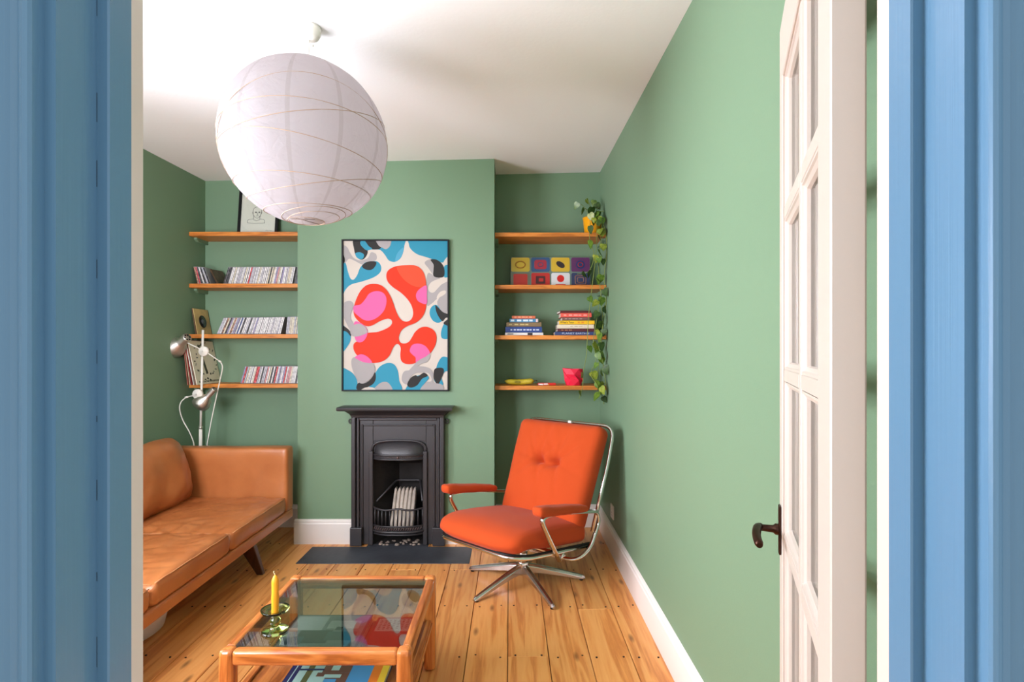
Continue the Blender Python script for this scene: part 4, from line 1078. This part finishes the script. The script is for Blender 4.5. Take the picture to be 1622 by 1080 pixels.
# backrest cushion
BA = R(23)
def bw(p):   # p.x width, p.z height along the back, p.y thickness (front = -y)
    hx, hz = .298, .295
    u, t = p.x/hx, p.z/hz
    q = p.copy(); front = 1 if p.y < 0 else .25
    puff = .034*(1-abs(u)**3)*(1-abs(t)**4)
    q.y += math.copysign(puff, p.y)*front*1.0
    q.x *= 1-.045*(1-t)*.5+.02*t
    if p.y < 0:
        dip = 0
        for bx_ in (-.07, .06):
            r2 = ((p.x-bx_)**2+(p.z-.045)**2); dip += .036*math.exp(-r2/.0010)
            for kk, (ax_, az_) in enumerate(((-.6, 1), (.2, 1), (.9, .8), (-.9, -.6), (.3, -1), (1, -.3), (-1, .2))):
                l_ = math.hypot(ax_, az_); dx_, dz_ = ax_/l_, az_/l_
                s_ = (p.x-bx_)*dx_+(p.z-.045)*dz_; n__ = -(p.x-bx_)*dz_+(p.z-.045)*dx_
                if 0 < s_ < .22: dip += .017*math.exp(-(n__/(.009+.035*s_))**2)*(1-s_/.22)
        if -.07 < p.x < .06: dip += .030*math.exp(-((p.z-.045+.010*math.cos(p.x*25))/.013)**2)
        dip += .004*math.exp(-((p.x)/.012)**2)*(1 if p.z < .03 else 0)
        q.y += dip
        q.y += .005*noise.noise(Vector((p.x*14, 1, p.z*6)))-.004*max(0, t-.2)*math.sin(p.x*85+3*p.z*10)*max(0, 1-abs(u)*1.6)
    # rotate back and place
    c_, s_ = math.cos(BA), math.sin(BA)
    zz_ = q.z+.295; yy_ = q.y
    return Vector((q.x, .155+zz_*s_+yy_*c_, .300+zz_*c_-yy_*s_))
bm = nb(); rcushion(bm, .298, .058, .295, .046, (72, 8, 72), bw); cp('back_cushion', bm, M_ORANGE)
def backpt(x, h, off=.075): return Vector((x, .155+h*math.sin(BA)+off*math.cos(BA), .300+h*math.cos(BA)-off*math.sin(BA)))
bm = nb()
pts = round_path([backpt(-.315, .02, .05), backpt(-.322, .40, .055), backpt(-.318, .612, .045), backpt(.318, .612, .045), backpt(.322, .40, .055), backpt(.315, .02, .05)], .075, 8)
tube(bm, pts, .0105, 10); cp('back_frame', bm, M_CHROME)
bm = nb(); box(bm, -.25, .25, .0, .004, 0, .54, .001)
bmesh.ops.rotate(bm, verts=bm.verts[:], cent=(0,0,0), matrix=Matrix.Rotation(-BA, 3, 'X'))
bmesh.ops.translate(bm, verts=bm.verts[:], vec=backpt(0, .03, .062)); cp('back_panel', bm, plain('black_webbing', (28, 26, 25), .8))
bm = nb(); c_ = backpt(.02, .607, .035); box(bm, c_.x-.012, c_.x+.012, c_.y-.010, c_.y+.004, c_.z-.004, c_.z+.012, .002); cp('frame_clip', bm, M_WHITEP)
# seat frame tube
def sf(x, y, dz=-.068): return Vector((x, y, seat_z(y)+dz))
bm = nb()
pts = round_path([sf(-.290, .23), sf(-.296, -.10), sf(-.285, -.30, -.070), sf(-.235, -.385, -.058), sf(.235, -.385, -.058), sf(.285, -.30, -.070), sf(.296, -.10), sf(.290, .23)], .09, 8)
tube(bm, pts, .0105, 10); cp('seat_frame', bm, M_CHROME)
bm = nb(); pts2 = [(x, y, z+.014) for x, y, z in pts]; tube(bm, pts2, .006, 6); cp('seat_edging', bm, M_BLACK)
# arms
for s_ in (-1, 1):
    X = s_*.325
    bm = nb()
    pts = round_path([(s_*.303, -.075, .222), (X, -.165, .33), (X, -.262, .486), (X, -.10, .474), (X, .13, .428), (X, .245, .405), (X, .262, .345), (X*.97, .190, .215), (s_*.285, .105, .165), (s_*.10, .03, .185), (s_*.02, .0, .200)], .060, 6)
    tube(bm, pts, .0135, 12, flat=.72); cp('arm_frame', bm, M_CHROME)
    bm = nb()
    def aw(p):
        v = p.y/.205
        q = p.copy(); q.x *= 1-.12*v*v; y = p.y-.085
        q.y = y; q.z = .521-.172*(y+.29)+p.z*(1-.25*max(0, v)) 
        return q+Vector((s_*.325, 0, .004*noise.noise(p*20)))
    rcushion(bm, .037, .205, .024, .020, (10, 22, 8), aw); cp('armrest_pad', bm, M_ORANGE)
    bm = nb(); tube(bm, [(s_*.296, -.02, seat_z(-.02)-.068), (s_*.300, -.06, .225)], .008, 8); cp('arm_bracket', bm, M_CHROME)

# ================================================================ PAPER LANTERN
gc = P(484.5, 227.5, 2.07); GR = .303
rose_xy = P(489.5, 50, 2.07)
lan = empty('paper_lantern', gc, 0, 'round white paper lantern shade hanging from the ceiling', 'lamp')
bm = nb()
NS, NR_ = 72, 56
prof = []
for j in range(NR_+1):
    t = R(9)+(math.pi-R(9)-R(13))*j/NR_; prof.append((GR*math.sin(t), GR*math.cos(t)))
lathe(bm, prof, NS, (0, 0, 0))
for v_ in bm.verts:
    d = v_.co.normalized(); lo = 1 if d.z < .25 else .35
    left = .5+.5*max(-1, min(1, -d.x*1.5))
    v_.co += d*(-.0035*lo*(.4+left)*abs(noise.noise(Vector((d.x*5+d.z*3, d.y*5, d.z*7-d.x*4))))+.002*noise.noise(d*3.3))
shade = part('shade', bm, M_PAPER, lan, world=False, smooth=True)
def on_sphere(px, py, r_=GR):
    d = P(px, py, 1)-cam.location; d.normalize(); oc = cam.location-gc
    b_ = d.dot(oc); disc = b_*b_-(oc.length_squared-r_*r_)
    if disc < 0:
        q = cam.location+d*(-b_); v_ = (q-gc).normalized()*r_; return v_
    return cam.location+d*(-b_-math.sqrt(disc))-gc
M_RIB = plain('bamboo_rib', (168, 142, 118), .6)
def Z8(x, y): return (340+x/3.087, 20+y/3.087)
for tri in (((210, 322), (400, 287), (815, 545)), ((110, 436), (330, 405), (838, 625)), ((150, 530), (450, 475), (820, 540)), ((62, 566), (440, 595), (818, 800)),
            ((112, 790), (250, 770), (758, 895)), ((192, 884), (500, 830), (815, 830)), ((260, 945), (400, 930), (672, 982)), ((330, 985), (430, 950), (640, 985)), ((360, 1008), (470, 972), (610, 1004))):
    a, b, c_ = [on_sphere(*Z8(*p)) for p in tri]
    n_ = (b-a).cross(c_-a).normalized(); dd_ = n_.dot(a)
    if dd_ < 0: n_, dd_ = -n_, -dd_
    if abs(dd_) > GR*.985: continue
    rad = math.sqrt(GR*GR-dd_*dd_); q = Vector((0,0,1)).rotation_difference(n_).to_matrix(); bm = nb()
    tube(bm, [n_*dd_+q@Vector((math.cos(t*math.pi/36)*rad, math.sin(t*math.pi/36)*rad, 0)) for t in range(72)], .0013, 6, True)
    part('rib', bm, M_RIB, shade, world=False)
bm = nb(); tube(bm, [Vector((GR*math.sin(R(13))*math.cos(t*math.pi/20), GR*math.sin(R(13))*math.sin(t*math.pi/20), -GR*math.cos(R(13)))) for t in range(40)], .0014, 6, True); part('bottom_ring', bm, M_RIB, shade, world=False)
bm = nb(); r1 = .06
tube(bm, [(-r1*.7, -.03, -GR*.975), (r1*.75, -.03, -GR*.975)], .0012, 6); tube(bm, [(-.02, -.045, -GR*.97), (.045, .02, -GR*1.0)], .0012, 6); part('wire_spreader', bm, plain('dark_wire', (110, 92, 80), .4), lan, world=False)
czr = ceil_z(rose_xy.x, 2.07)
bm = nb(); tube(bm, [(rose_xy.x, 2.07, czr-.045), (gc.x, 2.07, gc.z+.12)], .0032, 8); part('cord', bm, M_WHITEP, lan)
bm = nb(); lathe(bm, [(0, .12), (.018, .12), (.019, .06), (.024, .055), (.022, .01), (0, .008)], 18, gc); part('bulb_holder', bm, M_WHITEP, lan)
bm = nb(); lathe(bm, [(0, .012), (.014, .01), (.03, -.04), (.03, -.06), (.018, -.085), (0, -.09)], 18, gc); part('bulb', bm, plain('lamp_bulb', (235, 228, 215), .3), lan, smooth=True)
bm = nb(); lathe(bm, [(0, .002), (.045, .002), (.045, -.018), (.042, -.022), (.042, -.026), (.036, -.038), (.022, -.046), (.008, -.048), (0, -.048)], 32, (rose_xy.x, 2.07, czr)); part('ceiling_rose', bm, M_WHITEP, lan)
bm = nb(); tube(bm, [(rose_xy.x+.003, 2.07, czr-.062), (rose_xy.x+.018, 2.065, czr-.072)], .004, 8); part('cord_grip', bm, M_WHITEP, lan)

# ================================================================ RIGHT SHELF OBJECTS
# eight-square glass picture
gp_y = 3.86
a = P(808.5, 401, gp_y); b = P(936, 451, gp_y)
gz = RZ[1]; gh = .222; gw_ = (b.x-a.x); gx = a.x
pan = empty('glass_panel_picture', (gx+gw_/2, gp_y+.01, gz+.0005), 0, 'panel of eight coloured glass squares with simple shapes', 'picture')
pan.rotation_euler = (R(-5), 0, 0)
bm = nb(); box(bm, -gw_/2, gw_/2, 0, .006, 0, gh, .001, 1); part('back_sheet', bm, plain('grey_green_glass', (110, 130, 118), .25), pan, world=False)
tw, th_ = gw_/4, gh/2
tiles = [((206, 178, 52), 'ring', (168, 120, 40)), ((46, 84, 128), 'blobrect', (160, 40, 60)), ((206, 172, 50), 'oval', (46, 36, 40)), ((92, 44, 92), 'dot', (44, 50, 100)),
         ((120, 120, 100), 'square', (196, 44, 34)), ((186, 40, 36), 'spiral', (70, 24, 28)), ((214, 214, 214), 'dotbar', (206, 28, 28)), ((50, 56, 90), 'rings', (140, 100, 90))]
def rrect(cx, cz, hx, hz, r_, n=5):
    out = []
    for sx, sz, t0 in ((1, 1, 0), (-1, 1, 90), (-1, -1, 180), (1, -1, 270)):
        for k in range(n+1):
            t = R(t0+90*k/n); out.append((cx+sx*(hx-r_)+r_*math.cos(t), cz+sz*(hz-r_)+r_*math.sin(t)))
    return out
for i, (bgc, kind, fg) in enumerate(tiles):
    cx = -gw_/2+tw*(i % 4+.5); cz = gh-th_*(i//4+.5)
    bm = nb(); mats = [plain('tile_%d_ground' % i, bgc, .2), plain('tile_%d_figure' % i, fg, .25), plain('tile_inner', (160, 40, 40), .25)]
    prism(bm, rrect(cx, cz, tw*.46, th_*.46, .012), -.004, .0, 0)
    def fig(pts, y=-.0055, mi=1): prism(bm, pts, y, -.0041+(.0005 if mi == 1 else 0), mi)
    def ell(rx, rz, dx=0, dz=0, n=24): return [(cx+dx+rx*math.cos(2*math.pi*k/n), cz+dz+rz*math.sin(2*math.pi*k/n)) for k in range(n)]
    if kind == 'ring': tube(bm, [(x, -.0045, z) for x, z in ell(.034, .024)], .0045, 6, True, 1)
    elif kind == 'blobrect': fig(rrect(cx, cz, .044, .034, .016)); tube(bm, [(x, -.0058, z) for x, z in ell(.018, .015)], .0025, 6, True, 0)
    elif kind == 'oval': fig([(cx+x_*.8+z_*.5, cz+z_*.8-x_*.5) for x_, z_ in [(.036*math.cos(k*.2618), .021*math.sin(k*.2618)) for k in range(24)]])
    elif kind == 'dot': fig(ell(.032, .030)); tube(bm, [(x, -.0058, z) for x, z in ell(.017, .016)], .003, 6, True, 2)
    elif kind == 'square': fig(rrect(cx, cz, .050, .043, .010))
    elif kind == 'spiral':
        fig(rrect(cx, cz, .034, .028, .006)); fig(rrect(cx+.004, cz, .016, .012, .004), -.0066, 0)
    elif kind == 'dotbar': fig(ell(.026, .026, 0, .010)); fig(rrect(cx, cz-.034, .036, .003, .0025))
    elif kind == 'rings':
        for r1 in (.038, .022): tube(bm, [(x, -.0045, z) for x, z in rrect(cx, cz, r1, r1*.8, .008)], .0035, 6, True, 1)
    part('glass_square', bm, mats, pan, world=False)

# stacks of books
def stack_book(px0, px1, py0, py1, zlev, yfr, rgb, depth, label, textinfo=None, group=None, tilt=0, strip=None, skew=0):
    """spine faces the room. heights are stacked by zlev; px gives width"""
    x0 = (px0-808)/FPX*yfr; x1 = (px1-808)/FPX*yfr; hh = (py1-py0)/FPX*yfr
    root = empty('book', ((x0+x1)/2, yfr, zlev+.0003), skew, label, 'book', group)
    w = (x1-x0)/2; cov = plain('spine_%d_%d_%d' % rgb, rgb, .4)
    bm = nb(); box(bm, -w, w, 0, .003, 0, hh, .0008, 1); box(bm, -w, w, .0, depth, 0, .002, .0005, 1); box(bm, -w, w, 0, depth, hh-.002, hh, .0005, 1)
    part('cover', bm, cov, root, world=False)
    bm = nb(); box(bm, -w+.003, w-.003, .002, depth-.003, .002, hh-.002); part('pages', bm, plain('book_pages', (226, 218, 204), .8), root, world=False)
    if textinfo:
        for body, size, u, wd, col in textinfo:
            text_part(body, size, plain('lettering_%d_%d_%d' % col, col, .5), root, Matrix.Translation((u*w, -.0006, hh/2)) @ Matrix.Rotation(R(90), 4, 'X'), 'spine_lettering', .0002, wd)
    if strip:
        for u0, u1, v0, v1, col in strip:
            bm = nb(); box(bm, u0*w, u1*w, -.0006, .0004, hh*v0, hh*v1); part('spine_print', bm, plain('spineprint_%d_%d_%d' % col, col, .4), root, world=False)
    return zlev+hh+.0006
yb = 3.735
z = RZ[2]
G1, G2 = 'stack of books with a white book at its foot', 'stack of books with a navy book at its foot'
def dashes(u0, u1, n, col, v=(.38, .62)):
    w_ = (u1-u0)/n; return [(u0+k*w_, u0+k*w_+w_*(.55+.3*((k*7) % 3)/2), v[0], v[1], col) for k in range(n)]
z = stack_book(800, 860.5, 526, 530.5, z, yb, (222, 218, 214), .20, 'white book with a black mark on its spine, foot of its stack', None, G1, strip=[(-.88, -.56, .3, .7, (120, 116, 112)), (.18, .44, .1, .9, (36, 34, 44))])
z = stack_book(800.5, 858.5, 517, 526, z, yb+.002, (38, 62, 128), .20, 'royal blue book with white spine print', None, G1, strip=dashes(-.72, .86, 9, (200, 206, 224), (.36, .58)))
z = stack_book(802, 857.5, 509.5, 516.5, z, yb+.004, (124, 100, 70), .19, 'olive brown book between the two blue ones', None, G1, strip=dashes(-.85, .4, 4, (190, 170, 110), (.35, .65)))
z = stack_book(807, 852.5, 503, 508.6, z, yb+.006, (70, 130, 170), .18, 'light blue book with pale spine print', None, G1, strip=dashes(-.9, .8, 4, (206, 222, 230), (.25, .75))+[(.84, .99, .05, .95, (220, 190, 190))])
z = stack_book(811, 848, 497, 501.6, z, yb+.008, (206, 104, 66), .17, 'thin orange book on top of its stack', None, G1, strip=dashes(-.8, .8, 5, (235, 180, 150), (.4, .65)))
z = RZ[2]
z = stack_book(879, 948, 525, 531, z, yb-.004, (52, 68, 112), .21, 'navy book with PLANET EARTH II on its spine', [('PLANET EARTH II', .017, -.05, .185, (190, 200, 220))], G2)
z = stack_book(883, 943, 520.4, 525, z, yb, (88, 30, 38), .20, 'maroon book resting on the navy book', None, G2, strip=dashes(-.8, -.2, 3, (170, 120, 80), (.35, .65)))
z = stack_book(883, 941, 513.5, 520, z, yb+.001, (222, 208, 182), .20, 'cream book under the yellow book', None, G2, strip=dashes(-.3, .4, 3, (190, 170, 140), (.4, .6)))
z = stack_book(885.5, 942, 507, 513.2, z, yb+.003, (238, 186, 30), .19, "yellow book with What's Your on its spine", [("What's Your", .021, -.55, .095, (50, 40, 30))], G2, strip=dashes(.05, .45, 2, (226, 140, 40), (.3, .7)))
z = stack_book(890.5, 935, 501.7, 506.6, z, yb+.005, (118, 82, 76), .18, 'brown book between the red and the yellow', None, G2, strip=dashes(-.8, .5, 5, (180, 150, 140), (.4, .65)))
z = stack_book(888, 937, 494.5, 501.4, z, yb+.006, (226, 88, 74), .18, 'coral red book with pale spine print', None, G2, strip=dashes(-.8, .8, 5, (244, 170, 160), (.35, .6)))
z = stack_book(887, 936, 490.5, 494, z, yb+.008, (90, 34, 36), .18, 'thin dark red book on top of its stack', None, G2, skew=R(3))

# banana, packet, red faceted pot
bz = RZ[3]
bp_ = lambda px, py, Y=3.76: P(px, py, Y)
ban = empty('banana', (bp_(821, 610).x, 3.775, bz), 0, 'yellow banana with dark stem and dark printed mark', 'banana')
x0 = bp_(799.5, 0).x; x1 = bp_(846, 0).x
cent = [(0, .028), (.12, .024), (.3, .0208), (.5, .0206), (.7, .022), (.86, .025), (.94, .027), (1.0, .028)]
bm = nb(); path = spline([(x0+(x1-x0)*t, 3.775+.012*math.sin(t*3.1), bz+zz_) for t, zz_ in cent], 4)
tt = len(path)
rad = [max(.004, .0205*(1-abs(2*i/(tt-1)-1)**5)) if i < tt*.9 else .0075-.003*((i-tt*.9)/(tt*.1)) for i in range(tt)]
tube(bm, path, rad, 7); part('skin', bm, plain('banana_yellow', (214, 190, 44), .5, var=.3, bscale=90), ban)
bm = nb(); e_ = path[-1]; tube(bm, [e_-Vector((.004, 0, 0)), e_+Vector((.012, 0, .003)), e_+Vector((.022, 0, .001))], [.0045, .004, .005], 7); part('stem', bm, plain('banana_stem', (60, 52, 34), .7), ban)
bm = nb()
cb = (x0+(x1-x0)*.44, 3.775-.0215+.012, bz+.022)
tube(bm, [(cb[0]+.020*math.cos(k*.5236), cb[1]-.006, cb[2]+.007*math.sin(k*.5236)) for k in range(12)], .0012, 5, True)
for k in range(4): tube(bm, [(cb[0]-.012+k*.007, cb[1]-.0062, cb[2]-.003), (cb[0]-.008+k*.007, cb[1]-.0062, cb[2]+.003)], .0010, 5)
part('printed_mark', bm, plain('banana_ink', (70, 62, 30), .6), ban, kind='stuff')
pk = empty('sweet_packet', (bp_(866, 0).x, 3.75, bz+.0004), R(4), 'small red and white wrapped packet lying on the shelf', 'packet')
bm = nb(); box(bm, -.062, .062, -.018, .018, 0, .017, .005, 2); part('wrapper', bm, plain('packet_red', (206, 40, 36), .35), pk, world=False)
for x_, w_, h0, h1, col in ((-.040, .022, .003, .012, (236, 226, 220)), (-.010, .028, .005, .013, (240, 232, 226)), (.010, .006, .002, .008, (230, 200, 60)), (-.056, .008, .004, .012, (240, 232, 226))):
    bm = nb(); box(bm, x_-w_/2, x_+w_/2, -.0186, -.0175, h0, h1); part('packet_print', bm, plain('packet_%d_%d_%d' % col, col, .4), pk, world=False)
pot = empty('faceted_pot', (bp_(908.5, 0).x, 3.765, bz+.0004), 0, 'red folded geometric pot with a pointed lip', 'pot')
bm = nb(); U_ = 3.765/FPX
rings = []
for h_, rx, ry, tw_ in ((0, .052, .048, .2), (.035, .066, .058, .7), (.075, .068, .060, .2), (.112, .064, .058, .7)):
    rings.append([bm.verts.new((rx*math.cos(2*math.pi*k/7+tw_), ry*math.sin(2*math.pi*k/7+tw_), h_)) for k in range(7)])
for v_ in rings[-1]:
    if v_.co.x < -.045: v_.co.x -= .016; v_.co.z += .006
for A, B in zip(rings, rings[1:]):
    for k in range(7): bm.faces.new((A[k], A[(k+1) % 7], B[k])); bm.faces.new((A[(k+1) % 7], B[(k+1) % 7], B[k]))
bm.faces.new(rings[0][::-1])
inner = [bm.verts.new((v_.co.x*.93, v_.co.y*.93, v_.co.z)) for v_ in rings[-1]]; low = [bm.verts.new((v_.co.x*.75, v_.co.y*.75, .03)) for v_ in rings[-1]]
for k in range(7):
    k2 = (k+1) % 7; bm.faces.new((rings[-1][k], rings[-1][k2], inner[k2], inner[k])); bm.faces.new((inner[k], inner[k2], low[k2], low[k]))
bm.faces.new(low); part('body', bm, plain('pinkish_red_card', (226, 28, 62), .5), pot, world=False)

# ================================================================ TRAILING PLANT
py_ = 3.79; ppx = bp_(938.5, 0, py_).x; pz = RZ[0]
plant = empty('trailing_plant', (ppx, py_, pz), 0, 'trailing pothos in a yellow pot hanging down the alcove corner', 'plant')
bm = nb(); lathe(bm, [(0, .0005), (.052, .0005), (.055, .004), (.066, .112), (.069, .114), (.069, .122), (.062, .122), (.060, .10), (0, .10)], 36, (ppx, py_, pz)); part('pot', bm, plain('yellow_glazed_pot', (240, 166, 22), .3), plant)
bm = nb(); lathe(bm, [(0, .101), (.060, .101)], 24, (ppx, py_, pz)); part('soil', bm, plain('dark_soil', (44, 32, 24), .95), plant)
def leaf_mesh(nm, m):
    bm = nb()
    outl = [(0, 0), (.16, -.07), (.34, -.02), (.44, .16), (.42, .38), (.30, .62), (.14, .84), (0, 1.0)]
    mid = [bm.verts.new((0, y, -.10*(y-.3)**2+.02)) for y in (0, .25, .5, .75, 1.0)]
    for s_ in (-1, 1):
        vs = [bm.verts.new((s_*x, y, .10*x-.16*(y-.3)**2)) for x, y in outl[1:-1]]
        loop = [mid[0]]+vs+[mid[4]]
        idx = [(0, [mid[0], vs[0], vs[1], mid[1]]), (1, [mid[1], vs[1], vs[2], vs[3], mid[2]]), (2, [mid[2], vs[3], vs[4], mid[3]]), (3, [mid[3], vs[4], vs[5], mid[4]])]
        for _, f in idx:
            q = bm.faces.new(f if s_ > 0 else f[::-1]); q.smooth = True
    return mesh_of(bm, 'leaf', m, fix=False)
def leaf_mat(nm, rgb, v2):
    s = NT(nm); tc = s.n('ShaderNodeTexCoord'); nz = s.n('ShaderNodeTexNoise', i_Scale=3.0, i_Detail=3.0); s.l(tc.outputs['Object'], nz.inputs['Vector'])
    cr = s.n('ShaderNodeValToRGB'); cr.color_ramp.elements[0].position = .42; cr.color_ramp.elements[0].color = lin(rgb); cr.color_ramp.elements[1].position = .62; cr.color_ramp.elements[1].color = lin(v2)
    s.l(nz.outputs['Fac'], cr.inputs[0]); s.l(cr.outputs[0], s.b.inputs['Base Color']); s.p(Roughness=.38)
    return s.m
leaves = [leaf_mesh('leaf', leaf_mat('leaf_mid', (70, 104, 28), (104, 134, 44))), leaf_mesh('leaf', leaf_mat('leaf_dark', (40, 66, 24), (66, 94, 36))), leaf_mesh('leaf', leaf_mat('leaf_lime', (118, 138, 40), (160, 166, 70)))]
rl = random.Random(9)
M_STEM = plain('vine_stem', (124, 140, 60), .5)
def add_leaf(p, size, face=None, droop=None):
    o = link('leaf', rl.choices(leaves, (4, 3, 3))[0], plant); o.location = Vector(p)-Vector(plant.location)
    o.rotation_euler = (R(rl.uniform(-120, -50)) if droop is None else droop, R(rl.uniform(-35, 35)), R(rl.uniform(-75, 75)) if face is None else face)
    o.scale = (size, size, size)
def vine(pts, n, size=(.045, .072), r_=.0022):
    sp = spline(pts, 10); bm = nb(); tube(bm, sp, r_, 6); part('vine', bm, M_STEM, plant)
    for k in range(n):
        i = int((k+.6)/n*(len(sp)-1)); p = Vector(sp[i]); off = Vector((rl.uniform(-.02, .02), rl.uniform(-.03, .0), rl.uniform(-.01, .015)))
        q = p+off; q.x = min(q.x, XR-.03); bm = nb(); tube(bm, [p, (p+q)/2+Vector((0, 0, .006)), q], .0014, 5); part('leaf_stalk', bm, M_STEM, plant)
        add_leaf(q, rl.uniform(*size))
V = lambda px, py, Y: P(px, py, Y)
yo = 3.665
vine([V(938, 345, 3.79), V(945, 338, 3.74), V(953, 352, 3.68), V(952, 380, yo), V(948, 420, yo), V(952, 470, yo), V(955, 520, yo), V(950, 560, yo), V(948, 600, yo), V(957, 640, yo)], 17)
vine([V(936, 345, 3.78), V(944, 340, 3.70), V(958, 362, 3.66), V(961, 400, 3.655), V(957, 440, yo), V(960, 480, 3.655), V(954, 520, 3.65), V(948, 545, 3.64), V(955, 575, 3.64), V(962, 625, 3.64)], 15)
vine([V(934, 345, 3.78), V(935, 352, 3.69), V(934, 378, 3.66), V(941, 405, 3.655), V(932, 430, 3.65), V(914, 434, 3.65)], 6)
vine([V(940, 345, 3.77), V(945, 350, 3.68), V(944, 400, 3.65), V(938, 452, 3.645), V(932, 505, 3.64), V(929, 560, 3.635), V(924, 590, 3.635), V(923, 612, 3.635), V(917, 632, 3.63)], 6, (.04, .055))
vine([V(950, 470, yo), V(946, 500, 3.65), V(940, 540, 3.645), V(944, 570, 3.64), V(936, 592, 3.635), V(946, 610, 3.63), V(952, 625, 3.63)], 10)
for p_, s_ in ((V(915, 321, 3.76), .052), (V(929, 315, 3.74), .04), (V(941, 317, 3.80), .05), (V(925, 330, 3.72), .05), (V(938, 328, 3.70), .07), (V(947, 330, 3.72), .065), (V(957, 335, 3.72), .06), (V(934, 338, 3.69), .06), (V(950, 342, 3.68), .06), (V(944, 322, 3.74), .055)):
    root_ = Vector((ppx+rl.uniform(-.02, .02), py_+rl.uniform(-.02, .02), pz+.10)); bm = nb()
    tube(bm, spline([root_, (root_+p_)/2+Vector((0, 0, .03)), p_], 5), .0018, 5); part('leaf_stalk', bm, M_STEM, plant)
    q = Vector(p_); q.x = min(q.x, XR-.045); add_leaf(q, s_)

# ================================================================ WALL SOCKET
sy = .655*FPX/163; szz = CAMH-(810-555)/FPX*sy
sk = empty('wall_socket', (XR, sy, szz-.043), 0, 'white plastic power socket low on the green side wall', 'socket')
bm = nb(); box(bm, XR-.009, XR-.0005, sy-.043, sy+.043, szz-.043, szz+.043, .003, 2); part('plate', bm, M_WHITEP, sk)
bm = nb(); box(bm, XR-.012, XR-.008, sy-.006, sy+.014, szz+.012, szz+.030, .001, 1); part('switch', bm, M_WHITEP, sk)
bm = nb()
for y_, z_, w_, h_ in ((0, -.004, .004, .008), (-.012, -.022, .006, .004), (.012, -.022, .006, .004)): box(bm, XR-.0095, XR-.0085, sy+y_-w_/2, sy+y_+w_/2, szz+z_-h_/2, szz+z_+h_/2)
part('pin_holes', bm, M_BLACK, sk, kind='stuff')
